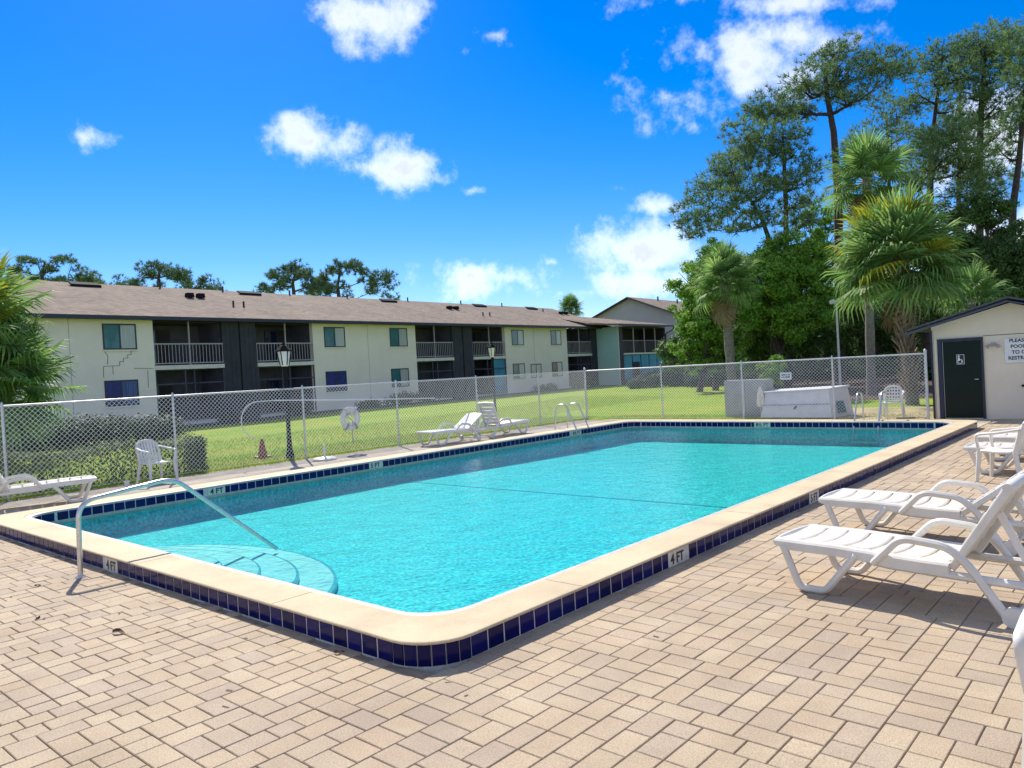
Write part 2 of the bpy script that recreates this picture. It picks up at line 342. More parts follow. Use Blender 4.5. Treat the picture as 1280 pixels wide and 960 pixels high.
# ------------------------------------------------------------------ ground
PX0, PX1, PY0, PY1 = -12.775, -3.45, 3.04, 19.575      # outer edge of the raised pool beam
FX, FY, FH = -15.75, 21.75, 1.69                     # fence lines and height
def hills(x, y):
    z = 0.0
    if x < FX: z -= .12*min(1, max(0, (FX-x-1)/20))
    z += .34*math.exp(-(((x+25)/5)**2+((y-38)/6)**2))
    if y > FY+.4: z += .10*min(1, (y-FY-.4)/6)
    return z-.03
xs = sorted(set([-900, -500, -300, -200, -140, -100]+[round(-80+i*2.0, 2) for i in range(32)]+[FX-.02]+[-14+i*2 for i in range(1, 22)]+[40, 60, 100, 200, 400, 900]))
ys = sorted(set([-400, -200, -100, -60, -30, -15]+[-10+2*i for i in range(16)]+[FY+.02]+[24+2*i for i in range(45)]+[130, 160, 220, 320, 500, 1000, 1800]))
lv, lf, idx = [], [], {}
def gv(i, j):
    if (i, j) not in idx: idx[(i, j)] = len(lv); lv.append((xs[i], ys[j], hills(xs[i], ys[j])))
    return idx[(i, j)]
for i in range(len(xs)-1):
    for j in range(len(ys)-1):
        cx, cyy = (xs[i]+xs[i+1])/2, (ys[j]+ys[j+1])/2
        if cx > FX and cyy < FY: continue
        lf.append((gv(i, j), gv(i+1, j), gv(i+1, j+1), gv(i, j+1)))
g = MB(); g.v = lv; g.f = lf; struct(g.build('lawn', MT['lawn'], smooth=True))
# sandy worn ground behind the back fence
g = MB(); ring = []
for k in range(40):
    a = 2*math.pi*k/40; rr = 1+.13*math.sin(3*a)+.09*math.sin(5*a+1)+.06*math.sin(11*a); ring.append((-6.2+5.2*rr*math.cos(a), 23.9+2.1*rr*math.sin(a)))
g.add([(x, y, hills(x, max(y, FY+.05))+.012) for x, y in ring]+[(-6.2, 23.9, hills(-6.2, 23.9)+.012)], [(k, (k+1) % 40, 40) for k in range(40)])
struct(g.build('soil', MT['sand']))
# leaf litter under the wood edge, tree shade put into its dark brown
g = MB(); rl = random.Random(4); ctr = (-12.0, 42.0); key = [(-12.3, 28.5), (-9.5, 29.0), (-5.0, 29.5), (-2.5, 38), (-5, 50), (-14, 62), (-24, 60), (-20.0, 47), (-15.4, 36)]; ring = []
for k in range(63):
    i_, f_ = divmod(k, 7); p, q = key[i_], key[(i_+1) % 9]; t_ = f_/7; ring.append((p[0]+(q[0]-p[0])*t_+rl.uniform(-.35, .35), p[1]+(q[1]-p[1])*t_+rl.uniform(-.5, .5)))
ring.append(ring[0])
g.add([(x, y, hills(x, y)+.02) for x, y in ring]+[(ctr[0], ctr[1], hills(*ctr)+.03)], [(k, (k+1) % 64, 64) for k in range(64)]); struct(g.build('litter_and_shade', mat('litter_and_shade', (.115, .08, .06), .95, (.06, .045, .04), 1.4, 8, .6, 20, spec=.1)))
# concrete decks left of and behind the pool
g = MB(); g.bx(-14.8, PX0+.05, -20, FY, -.3, -.004); g.bx(PX0+.05, PX1-.05, PY1-.05, FY, -.3, -.004); struct(g.build('concrete_deck', MT['deckc']))
g = MB()
rr = random.Random(3); edge = [(FX-.12+rr.uniform(-.06, .06), -20+i*.6) for i in range(70)]
vs = [(x, y, -.008) for x, y in edge]+[(-14.8, y, -.006) for x, y in edge]
g.add(vs, [(i, i+70, i+71, i+1) for i in range(69)]); struct(g.build('weathered_deck_edge', MT['deckg']))

# pavers -----------------------------------------------------------
deck = struct(MB().bx(PX0, PX1+.05, -14, PY0+.05, -.3, -.012).bx(PX1+.05, 14, -14, FY+.3, -.3, -.012).build('paver_deck', MT['joint']))
U = .0765
import sys; sys.setrecursionlimit(5000)
def tiling(w,h,seed):
    r=random.Random(seed); gd=[[-1]*w for _ in range(h)]; out=[]
    def put(i,j,a,b):
        cells=[((i+x)%w,(j+y)%h) for x in range(a) for y in range(b)]
        if any(gd[y][x]>=0 for x,y in cells): return None
        for x,y in cells: gd[y][x]=1
        out.append((i,j,a,b)); return cells
    for i in (1,6,12,18): put(i+r.randrange(2),h-1-r.randrange(2)*1,*r.choice(((3,2),(2,3))))
    for j in (4,9,15,20): put(w-1-r.randrange(2)*1,j,*r.choice(((3,2),(2,3))))
    cnt=[0]
    def rec(start):
        p=None
        for k in range(start,w*h):
            if gd[k//w][k%w]<0: p=k;break
        if p is None: return True
        cnt[0]+=1
        if cnt[0]>20000: return False
        i,j=p%w,p//w; opts=[(3,2),(2,3),(2,2)]; r.shuffle(opts)
        if r.random()<.5: opts.sort(key=lambda o:o==(2,2))
        for a,b in opts:
            c=put(i,j,a,b)
            if c:
                if rec(p): return True
                out.pop()
                for x,y in c: gd[y][x]=-1
        return False
    return out if rec(0) else None
pat = None; sd = 135
while pat is None: pat = tiling(24, 24, sd); sd += 1
def in_view(x, y):
    d = Vector((x, y, -CAM_H)); z = d.dot(CF)
    if z < .4: return None
    return 640+FPX*d.dot(CR)/z, 480-FPX*d.dot(CU)/z, z
pieces = []
P = 24*U
for bi in range(-9, 10):
    for bj in range(-5, 14):
        for (i, j, a, b) in pat:
            x0 = bi*P+i*U; y0 = bj*P+j*U; x1 = x0+a*U; y1 = y0+b*U; cx, cyy = (x0+x1)/2, (y0+y1)/2
            if cx < PX0 or cx > 9 or cyy > FY-.02: continue
            if x0 < PX1 and y1 > PY0:                       # trim or drop at the pool beam
                if cx < PX1 and cyy > PY0: continue
                if cyy <= PY0 and cx < PX1: y1 = min(y1, PY0+.02)
                else: x0 = max(x0, PX1-.02)
            if y1 > FY: y1 = FY
            iv = in_view(cx, cyy); vis = iv is not None and -40 < iv[0] < 1320 and iv[1] < 1000
            near = vis or (iv is not None and -700 < iv[0] < 1900) or (cx*cx+cyy*cyy < 16)
            if near: pieces.append((x0, x1, y0, y1, iv[2] if vis and iv[1] < 975 else 99))
pieces.sort(key=lambda p: p[4])
def paver_geo(w, h, dz, tx, ty):
    g_, c = .0027, .004
    X, Y = w/2-g_, h/2-g_
    v = [(-X, -Y, -.05), (X, -Y, -.05), (X, Y, -.05), (-X, Y, -.05), (-X, -Y, -.004), (X, -Y, -.004), (X, Y, -.004), (-X, Y, -.004),
         (-X+c, -Y+c, 0), (X-c, -Y+c, 0), (X-c, Y-c, 0), (-X+c, Y-c, 0)]
    v = [(x, y, z+dz+(x*tx+y*ty if z > -.04 else 0)) for x, y, z in v]
    f = [(0, 1, 5, 4), (1, 2, 6, 5), (2, 3, 7, 6), (3, 0, 4, 7), (4, 5, 9, 8), (5, 6, 10, 9), (6, 7, 11, 10), (7, 4, 8, 11), (8, 9, 10, 11)]
    return v, f
pmesh = {}
restP = MB()
for k, (x0, x1, y0, y1, z) in enumerate(pieces):
    w, h = round(x1-x0, 4), round(y1-y0, 4); c = ((x0+x1)/2, (y0+y1)/2)
    if k < 300:
        key = (w, h, rng.integers(4))
        if key not in pmesh:
            mb = MB(); mb.add(*paver_geo(w, h, rng.uniform(-.0022, .0015), *rng.normal(0, .006, 2))); me = bpy.data.meshes.new('paver'); me.from_pydata(mb.v, [], mb.f); me.materials.append(MT['paver']); pmesh[key] = me
        o = bpy.data.objects.new('paver', pmesh[key]); COL.objects.link(o); o.parent = deck; o.location = (c[0], c[1], 0)
    else:
        v, f = paver_geo(w, h, rng.uniform(-.0022, .0015), *rng.normal(0, .006, 2)); restP.add([(a+c[0], b+c[1], d) for a, b, d in v], f)
o = restP.build('pavers_beyond', MT['paver'], deck); o['kind'] = 'stuff'

# ------------------------------------------------------------------ swimming pool
pool = empty('swimming_pool', ((PX0+PX1)/2, (PY0+PY1)/2, 0)); PC = Vector(pool.location)
tag(pool, 'turquoise swimming pool with raised cream coping and navy tile band', 'swimming pool')
def rrect(off, z, r, m=7):
    x0, x1, y0, y1 = PX0+off-PC.x, PX1-off-PC.x, PY0+off-PC.y, PY1-off-PC.y; pts = []
    for cx, cyy, a0 in ((x1-r, y0+r, -90), (x1-r, y1-r, 0), (x0+r, y1-r, 90), (x0+r, y0+r, 180)):
        for k in range(m+1):
            a = R(a0+90*k/m); pts.append((cx+r*math.cos(a), cyy+r*math.sin(a), z))
    return pts
def loft(prof, close=False):
    mb = MB(); n = 32
    for off, z, r in prof: mb.v += rrect(off, z, r)
    for i in range(len(prof)-1):
        for k in range(n):
            a = i*n+k; b = i*n+(k+1) % n; mb.f.append((a, b, b+n, a+n))
    return mb
RO = .36
loft([(.014, .138, RO), (-.004, .141, RO), (-.006, .152, RO), (-.002, .158, RO), (.004, .160, RO), (.03, .160, RO), (.34, .160, .37), (.36, .160, .37), (.363, .15, .37)]).build('coping', MT['coping'], pool, True)
loft([(.363, .15, .37), (.367, .157, .37), (.375, .158, .37), (.422, .155, .37), (.43, .152, .37), (.437, .144, .37), (.437, .132, .37), (.445, .13, .37)]).build('nosing', MT['nosing'], pool, True)
loft([(.014, .139, RO), (.014, -.08, RO)]).build('outer_beam', MT['grout'], pool, True)
loft([(.445, .131, .37), (.445, .0, .37)]).build('waterline_band', MT['grout'], pool, True)
FLZ0, FLZ1 = -.34, -.42
wall = loft([(.445, .002, .37), (.456, -.003, .37), (.457, -.06, .37)]); wall.build('plaster_lip', MT['nosing'], pool, True)
# basin: walls and sloping floor
b = MB(); prof = [(.456, -.05, .37), (.456, -.2, .37), (.49, 0, .37)]
b = loft(prof); nv = 32
for k in range(nv):
    x, y, z = b.v[2*nv+k]; fy = (y+PC.y-PY0)/(PY1-PY0); b.v[2*nv+k] = (x, y, FLZ0+(FLZ1-FLZ0)*max(0, min(1, (fy-.42)/.35)))
cuts = 12; o0 = len(b.v)
ringf = [b.v[2*nv+k] for k in range(nv)]
b.build('basin_wall', MT['plaster'], pool, True)
b = MB(); ny = 24
x0, x1 = PX0+.4-PC.x, PX1-.4-PC.x
for j in range(ny+1):
    yy = PY0+.4+(PY1-PY0-.8)*j/ny; fy = (yy-PY0)/(PY1-PY0); z = FLZ0+(FLZ1-FLZ0)*max(0, min(1, (fy-.42)/.35))
    b.v += [(x0, yy-PC.y, z), (x1, yy-PC.y, z)]
    if j: a = 2*j; b.f.append((a-2, a-1, a+1, a))
b.build('basin_floor', MT['plaster'], pool)
# dark safety line across the floor at the slope break
b = MB(); b.bx(x0, x1, 10.28-PC.y, 10.34-PC.y, FLZ0-.02, FLZ0+.004); b.build('floor_stripe', mat('stripe_tile', (.06, .50, .56), .5), pool)
# entry steps: stacked half ellipses against the near wall
for k in range(4):
    b = MB(); rx, ry, zt = 1.05+.44*k, .62+.36*k, -.09-.06*k; n = 36; cx, cyy = -8.42-PC.x, PY0+.47-PC.y
    top = [(cx+rx*math.cos(math.pi*i/n), cyy+ry*math.sin(math.pi*i/n)) for i in range(n+1)]
    b.add([(x, y, zt-.012) for x, y in top]+[(x, y, FLZ0-.05) for x, y in top]+[(cx+(x-cx)*.985, cyy+(y-cyy)*.985, zt) for x, y in top]+[(cx, cyy, zt)],
          [(i, i+1, i+n+2, i+n+1) for i in range(n)]+[(i+2*n+2, i+2*n+3, i+1, i) for i in range(n)]+[(i+2*n+2, 3*n+3, i+2*n+3) for i in range(n)])
    so_ = b.build('entry_step', MT['steptread'], pool, True)
    b = MB(); e_ = [(math.cos(math.pi*i/n), math.sin(math.pi*i/n)) for i in range(n+1)]
    b.add([(cx+rx*c*.985, cyy+ry*d*.985, zt+.002) for c, d in e_]+[(cx+rx*c*1.004, cyy+ry*d*1.004, zt-.006) for c, d in e_]+[(cx+rx*c*1.004, cyy+ry*d*1.004, zt-.05) for c, d in e_], [(i+q*(n+1), i+1+q*(n+1), i+1+(q+1)*(n+1), i+(q+1)*(n+1)) for q in (0, 1) for i in range(n)])
    b.build('trim_tile', MT['trim'], so_)
for side, c in (('n', -10.9), ('n', -7.6), ('n', -5.2), ('r', 4.6), ('r', 7.7), ('r', 10.9), ('r', 13.6), ('r', 16.4), ('l', 5.8), ('l', 9.1), ('l', 12.2), ('l', 15.4), ('f', -10.2), ('f', -7.4), ('f', -5.3)):
    b = MB(); k_ = random.uniform(-.006, .006)
    for q in range(4):
        a0, a1 = .004+.355*q/4, .004+.355*(q+1)/4; w_ = .0028; j0 = k_ if q % 2 else 0; j1 = 0 if q % 2 else k_
        f_ = lambda o, j: {'n': (c+j, PY0+o), 'r': (PX1-o, c+j), 'l': (PX0+o, c+j), 'f': (c+j, PY1-o)}[side]
        p, q_ = f_(a0, j0), f_(a1, j1); b.bar((p[0]-PC.x, p[1]-PC.y, .1603), (q_[0]-PC.x, q_[1]-PC.y, .1603), w_*2, .0012)
    b.build('coping_joint', MT['crack'], pool)
# tiles
TP = .1575; TRI = .37
markers = {'near': [(-8.20, '4 FT')], 'right': [(6.02, '4 FT'), (9.38, '5 FT')], 'inleft': [(6.32, '4 FT'), (9.69, '5 FT'), (16.5, '8½ FT')], 'infar': [(-8.29, '8½ FT')]}
tiles = []          # (pos, angle of outward normal, width, z0, z1)
def run(side):
    out = []
    if side == 'near':
        n = int((PX1-RO-PX0-RO)/TP); w = (PX1-RO-PX0-RO)/n
        out = [((PX0+RO+w*(i+.5), PY0+.014), -90, w, .0, .137) for i in range(n)]
        for i in range(6):
            a = -90+15*(i+.5); out.append(((PX1-RO+(RO-.012)*math.cos(R(a)), PY0+RO+(RO-.012)*math.sin(R(a))), a, RO*R(15), .0, .137))
    if side == 'right':
        n = int((PY1-PY0-2*RO)/TP); w = (PY1-PY0-2*RO)/n
        out = [((PX1-.014, PY0+RO+w*(i+.5)), 0, w, .0, .137) for i in range(n)]
    if side == 'inleft':
        n = int((PY1-PY0-0.89-.8)/TP); w = (PY1-PY0-0.89-.8)/n
        out = [((PX0+.445, PY0+.445+.4+w*(i+.5)), 0, w, .006, .128) for i in range(n)]
        for (cx, cyy, a0) in ((PX0+.815, PY0+.815, 180), (PX0+.815, PY1-.815, 90)):
            for i in range(3): a = a0+30*(i+.5); out.append(((cx+TRI*.966*math.cos(R(a)), cyy+TRI*.966*math.sin(R(a))), a+180, TRI*R(30), .006, .128))
    if side == 'infar':
        n = int((PX1-PX0-0.89-.8)/TP); w = (PX1-PX0-0.89-.8)/n
        out = [((PX0+.445+.4+w*(i+.5), PY1-.445), -90, w, .006, .128) for i in range(n)]
        for i in range(3): a = 30*(i+.5); out.append(((PX1-.815+TRI*.966*math.cos(R(a)), PY1-.815+TRI*.966*math.sin(R(a))), a+180, TRI*R(30), .006, .128))
    if side == 'innear':
        n = int((PX1-PX0-0.89-.8)/TP); w = (PX1-PX0-0.89-.8)/n
        out = [((PX0+.445+.4+w*(i+.5), PY0+.445), 90, w, .006, .128) for i in range(n)]
    if side == 'inright':
        n = int((PY1-PY0-0.89-.8)/TP); w = (PY1-PY0-0.89-.8)/n
        out = [((PX1-.445, PY0+.845+w*(i+.5)), 180, w, .006, .128) for i in range(n)]
    return out
tmesh = {}; hidden = MB(); cand = []
for side in ('near', 'right', 'inleft', 'infar', 'innear', 'inright'):
    for (p, a, w, z0, z1) in run(side):
        coord = p[1] if side in ('right', 'inleft', 'inright') else p[0]
        if any(abs(coord-m[0]) < (.22 if '½' in m[1] else .155) for m in markers.get(side, [])) and abs(math.sin(R(a*2))) < .1: continue
        iv = in_view(*p); vis = side not in ('innear', 'inright') and iv is not None and -10 < iv[0] < 1290
        cand.append((iv[2] if vis else 99, p, a, w, z0, z1))
cand.sort(key=lambda c: c[0])
for k, (zz, p, a, w, z0, z1) in enumerate(cand):
    mtx = Matrix.Translation((p[0]-PC.x, p[1]-PC.y, (z0+z1)/2)) @ Matrix.Rotation(R(a+rng.normal(0, .5)), 4, 'Z') @ Matrix.Rotation(rng.normal(0, .008), 4, 'Y')
    key = (round(w, 3), round(z1-z0, 3))
    if key not in tmesh:
        mb = MB(); W2, H2, T = w/2-.0062, (z1-z0)/2-.003, .004; c = .003
        mb.add([(-T, -W2, -H2), (-T, W2, -H2), (-T, W2, H2), (-T, -W2, H2), (T-.0015, -W2, -H2), (T-.0015, W2, -H2), (T-.0015, W2, H2), (T-.0015, -W2, H2), (T, -W2+c, -H2+c), (T, W2-c, -H2+c), (T, W2-c, H2-c), (T, -W2+c, H2-c)],
               [(0, 1, 5, 4), (1, 2, 6, 5), (2, 3, 7, 6), (3, 0, 4, 7), (4, 5, 9, 8), (5, 6, 10, 9), (6, 7, 11, 10), (7, 4, 8, 11), (8, 9, 10, 11)])
        me = bpy.data.meshes.new('tile'); me.from_pydata(mb.v, [], mb.f); me.materials.append(MT['tile']); tmesh[key] = me
    me = tmesh[key]
    if k < 290 and zz < 90:
        o = bpy.data.objects.new('tile', me); COL.objects.link(o); o.parent = pool; o.matrix_local = mtx
    else:
        hidden.add([mtx @ v.co for v in me.vertices], [tuple(q.vertices) for q in me.polygons])
o = hidden.build('tiles_beyond', MT['tile'], pool); o['kind'] = 'stuff'
for side, lst in markers.items():
    for c, txt in lst:
        w = .44 if '½' in txt else .31
        if side == 'near': p, a, z0, z1 = (c, PY0+.014), -90, .0, .137
        if side == 'right': p, a, z0, z1 = (PX1-.014, c), 0, .0, .137
        if side == 'inleft': p, a, z0, z1 = (PX0+.445, c), 0, .006, .128
        if side == 'infar': p, a, z0, z1 = (c, PY1-.445), -90, .006, .128
        mk = MB()
        for s in (-1, 1): mk.box((0, s*w/4, 0), (.018, w/2-.006, z1-z0-.004))
        mo = mk.build('depth_marker', MT['marker'], pool, bevel=.002); mo.location = (p[0]-PC.x, p[1]-PC.y, (z0+z1)/2); mo.rotation_euler = (0, 0, R(a))
        lo = link('lettering', text_mesh(txt, .125, bold=.003), MT['black'], mo); lo.rotation_euler = (R(90), 0, R(90)); lo.location = (.0105, 0, -.006)
# water
wz = -.028
mb = MB(); pts = rrect(.452, wz, .37); mb.add([(x+PC.x, y+PC.y, z) for x, y, z in pts], [tuple(range(32))]); struct(mb.build('water', MT['water']))

# rails and ladders
def curve_pts(pts, n=5):       # round the corners of a polyline
    P_ = [Vector(p) for p in pts]; out = [P_[0]]
    for i in range(1, len(P_)-1):
        a, c, b_ = P_[i-1], P_[i], P_[i+1]; d = min((a-c).length, (b_-c).length)*.48
        s, e = c+(a-c).normalized()*d, c+(b_-c).normalized()*d
        for k in range(n+1):
            t_ = k/n; out.append(s*(1-t_)**2+c*2*t_*(1-t_)+e*t_*t_)
    return out+[P_[-1]]
def arc_path(pts, rad, n=7):
    P_ = [Vector(p) for p in pts]; out = [P_[0]]
    for i in range(1, len(P_)-1):
        a, c, b_ = P_[i-1], P_[i], P_[i+1]
        s, e = c+(a-c).normalized()*rad, c+(b_-c).normalized()*rad
        for k in range(n+1):
            t_ = k/n; out.append(s*(1-t_)**2+c*2*t_*(1-t_)+e*t_*t_)
    return out+[P_[-1]]
hr = empty('handrail', (-8.27, 2.78, 0), R(5)); tag(hr, 'single stainless handrail bending down over the near pool edge into the steps', 'handrail')
MB().tube(arc_path([(0, 0, 0), (0, .02, .74), (0, 1.02, .84), (0, 2.30, -.22)], .17), .024, 14).build('rail', MT['steel'], hr, True)
MB().lathe([(.05, 0), (.05, .006), (.03, .02), (.026, .03)], (0, 0, 0), 18).build('escutcheon', MT['steel'], hr, True)
def ladder(name, loc, rz, sep, label, h):
    e = empty(name, loc, rz); tag(e, label, 'pool ladder')
    for s in (0, 1):
        MB().tube(arc_path([(0, s*sep, 0), (.06, s*sep, h), (.40, s*sep, h+.03), (.94, s*sep, -.30)], .14), .0205, 12).build('rail', MT['steel'], e, True)
        MB().lathe([(.045, 0), (.045, .006), (.026, .02)], (0, s*sep, 0), 16).build('escutcheon', MT['steel'], e, True)
    MB().bx(.82, .94, -.02, sep+.02, -.34, -.31).build('tread', MT['white'], e)
    return e
ladder('pool_ladder', (-13.14, 16.62, .0), 0, .56, 'pair of stainless ladder rails on the long far edge before the lawn', .80)
ladder('pool_ladder', (-6.02, 19.92, .0), R(-90), .55, 'pair of stainless ladder rails at the short far edge near the door hut', .80)

# ------------------------------------------------------------------ chain link fences
def fence_run(name, a, b, posts, label, ends):
    a, b = Vector(a), Vector(b); d = (b-a); Ln = d.length; d.normalize(); nrm = Vector((-d.y, d.x, 0))
    e = empty(name, a, math.atan2(d.y, d.x)); tag(e, label, 'fence')
    for i, p in enumerate(posts):
        r = .036 if p in ends else .024; h = FH+.05 if p in ends else FH
        MB().tube([(p, 0, -.1), (p, 0, h)], r, 12).lathe([(r*1.15, h-.02), (r*1.2, h+.015), (r*.7, h+.05), (.004, h+.065)], (p, 0, 0), 12).build('post', MT['galv'], e, True)
    MB().tube([(0, 0, FH-.01), (Ln, 0, FH-.01)], .021, 10).build('top_rail', MT['galv'], e, True)
    mb = MB(); pitch = .092; z0, z1 = .04, FH+.015; hh = z1-z0; w = .005
    n0 = int((Ln+hh)/pitch)
    for sgn in (1, -1):
        for k in range(-int(hh/pitch)-1, n0):
            xa = k*pitch; xb = xa+hh
            lo, hi = max(xa, 0), min(xb, Ln)
            if hi-lo < .02: continue
            if sgn > 0: p, q = (lo, z0+lo-xa), (hi, z0+hi-xa)
            else: p, q = (lo, z1-(lo-xa)), (hi, z1-(hi-xa))
            mb.bar((p[0], -.026*sgn*.1-.026, p[1]), (q[0], -.026*sgn*.1-.026, q[1]), w, w, (0, 1, 0))
    o = mb.build('chain_mesh', MT['wire'], e); o['kind'] = 'stuff'
    MB().bar((0, -.026, .05), (Ln, -.026, .05), .004, .004).build('tension_wire', MT['wire'], e)
    return e
ly = [7.25, 10.35, 13.22, 16.28, 19.18, FY]
fence_run('chain_link_fence', (FX, FY, 0), (FX, -3, 0), [FY-y for y in reversed(ly)]+[FY-4.2, FY-1.1, FY+2], 'long chain link fence between the pool deck and the lawn', (0.0,))
fence_run('chain_link_fence', (-5.0, FY-.02, 0), (FX+.04, FY-.02, 0), [.0, 2.33, 4.98, 7.72], 'back chain link fence running from the hut to the corner post', (0.0,))

# ------------------------------------------------------------------ apartment building
BA = .06027; bn = Vector((math.cos(BA), math.sin(BA), 0)); bt = Vector((-bn.y, bn.x, 0))
def bframe(s, off): v = bn*off+bt*s; return (v.x, v.y, 0)
BS = 35.0
bld = empty('apartment_building', bframe(BS, -39.11), math.pi/2+BA); tag(bld, 'long two storey cream apartment block with dark recessed balconies and brown shingle roof', 'building')
s_ = lambda s: s-BS
EZ, RZ, RD = 5.52, 8.15, 6.6
def win(parent, s0, s1, z0, z1, left, right, y=0.0):
    f = MB(); t_ = .07
    f.bx(s0, s1, y-.03, y+.06, z0, z0+t_).bx(s0, s1, y-.03, y+.06, z1-t_, z1).bx(s0, s0+t_, y-.03, y+.06, z0+t_, z1-t_).bx(s1-t_, s1, y-.03, y+.06, z0+t_, z1-t_).bx((s0+s1)/2-.04, (s0+s1)/2+.04, y-.025, y+.06, z0+t_, z1-t_)
    w_ = f.build('window', MT['frame'], parent)
    MB().bx(s0+t_, (s0+s1)/2-.04, y-.016, y-.003, z0+t_, z1-t_).build('pane', MT[left], w_)
    MB().bx((s0+s1)/2+.04, s1-t_, y-.011, y-.003, z0+t_, z1-t_).build('pane', MT[right], w_)
    MB().bx(s0-.05, s1+.05, y-.07, y-.031, z0-.07, z0-.002).build('sill', MT['cream'], w_)
# front wall blocks
creams = [(-6.0, 0, 0), (5.0, 20.1, 0), (30.25, 39.25, 0), (49.6, 58.75, 0)]
creams = creams[1:]
for a, c, _ in creams:
    MB().bx(s_(a), s_(c), 0, .3, -.3, EZ).build('front_wall', MT['cream'], bld)
    for j in np.arange(a+1.5, c, 3.66):
        pass
for j in (16.0, 34.75, 53.6):
    MB().bx(s_(j)-.012, s_(j)+.012, -.006, .01, 0, EZ-.02).build('control_joint', MT['rail'], bld)
for a, c in ((24.05, 26.2), (43.2, 45.5), (62.9, 63.95)):
    MB().bx(s_(a), s_(c), .02, .32, -.3, EZ).build('siding_panel', MT['charcoal'], bld)
    if c-a > 1.5:
        for q in np.arange(a+.2, c-.1, .3): MB().bx(s_(q)-.012, s_(q)+.012, .006, .021, 0, EZ-.02).build('batten', MT['charcoal'], bld)
        MB().bx(s_((a+c)/2)-.03, s_((a+c)/2)+.03, -.02, .021, 0, EZ).build('downspout', MT['blackmetal'], bld)
# back shell, ends, upper floor, roof
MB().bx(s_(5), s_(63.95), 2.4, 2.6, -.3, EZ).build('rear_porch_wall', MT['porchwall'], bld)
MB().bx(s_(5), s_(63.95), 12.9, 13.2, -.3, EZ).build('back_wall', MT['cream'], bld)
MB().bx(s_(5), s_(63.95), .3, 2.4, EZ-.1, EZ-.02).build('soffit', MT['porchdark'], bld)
rf = MB(); e0 = -.62
sl_ = (RZ-EZ-.13)/(RD+.62)
for dy in (0,):
    rf.add([(s_(4.4), e0, EZ+.13), (s_(66.2), e0, EZ+.13), (s_(66.2), RD, RZ), (s_(4.4), RD, RZ), (s_(66.2), 2*RD-e0, EZ+.13), (s_(4.4), 2*RD-e0, EZ+.13),
            (s_(4.4), e0, EZ+.0), (s_(66.2), e0, EZ+.0), (s_(66.2), RD, RZ-.13), (s_(4.4), RD, RZ-.13), (s_(66.2), 2*RD-e0, EZ), (s_(4.4), 2*RD-e0, EZ)],
           [(0, 1, 2, 3), (3, 2, 4, 5), (7, 6, 9, 8), (8, 9, 11, 10), (1, 0, 6, 7), (4, 10, 11, 5)])
roof = rf.build('roof', MT['shingle'], bld)
MB().bx(s_(4.3), s_(66.2), e0-.03, e0-.002, EZ-.06, EZ+.115).build('fascia', MT['fascia'], bld)
MB().bx(s_(4.4), s_(66.1), e0, 0.0, EZ-.03, EZ-.004).build('soffit', MT['porchdark'], bld)
def roof_y(v): return e0+(RD-e0)*v, EZ+.13+(RZ-EZ-.13)*v
for sv in (19.4, 29.8, 42.3, 53.5, 61.5):
    y_, z_ = roof_y(.90); b = MB(); b.add([(s_(sv)-.8, y_-.25, z_-.08), (s_(sv)+.8, y_-.25, z_-.08), (s_(sv)+.8, y_+.2, z_+.2), (s_(sv)-.8, y_+.2, z_+.2), (s_(sv)-.8, y_-.25, z_+.05), (s_(sv)+.8, y_-.25, z_+.05), (s_(sv)+.75, y_+.2, z_+.24), (s_(sv)-.75, y_+.2, z_+.24)],
          [(0, 1, 5, 4), (4, 5, 6, 7), (1, 2, 6, 5), (3, 0, 4, 7)]); b.build('ridge_vent', MT['blackmetal'], roof)
for sv in (24.6, 25.3, 47.6, 48.4, 64.2, 65.0):
    y_, z_ = roof_y(.66); b = MB(); b.box((s_(sv), y_, z_+.13), (.42, .42, .26), taper=.85); b.build('roof_vent', MT['blackmetal'], roof)
for sv, v in ((16.4, .95), (24.0, .97), (27.0, .3+.1), (26.3, .4), (28.2, .97), (33.4, .97), (38.6, .97), (45.0, .97), (49.5, .38), (50.4, .38), (51.6, .97), (57.5, .97), (62, .75)):
    y_, z_ = roof_y(v); MB().tube([(s_(sv), y_, z_-.05), (s_(sv), y_, z_+.32)], .06, 8).build('vent_pipe', MT['charcoal'], roof)
# windows
for s0, s1, tp in ((17.55, 19.22, 0), (31.12, 32.80, 1), (36.75, 38.43, 0), (50.5, 52.15, 0), (56.2, 57.82, 2)):
    win(bld, s_(s0), s_(s1), 3.98, 5.28, 'screen', 'blind')
    win(bld, s_(s0-.06), s_(s1-.06), 1.15, 2.45, 'bluepane' if s0 < 20 else ('screen', 'bluepane', 'darkglass')[tp], 'blueblind' if s0 < 20 else ('blind', 'bluepane', 'blind')[tp])
win(bld, s_(52.95), s_(54.5), 1.15, 2.36, 'blind', 'blind')
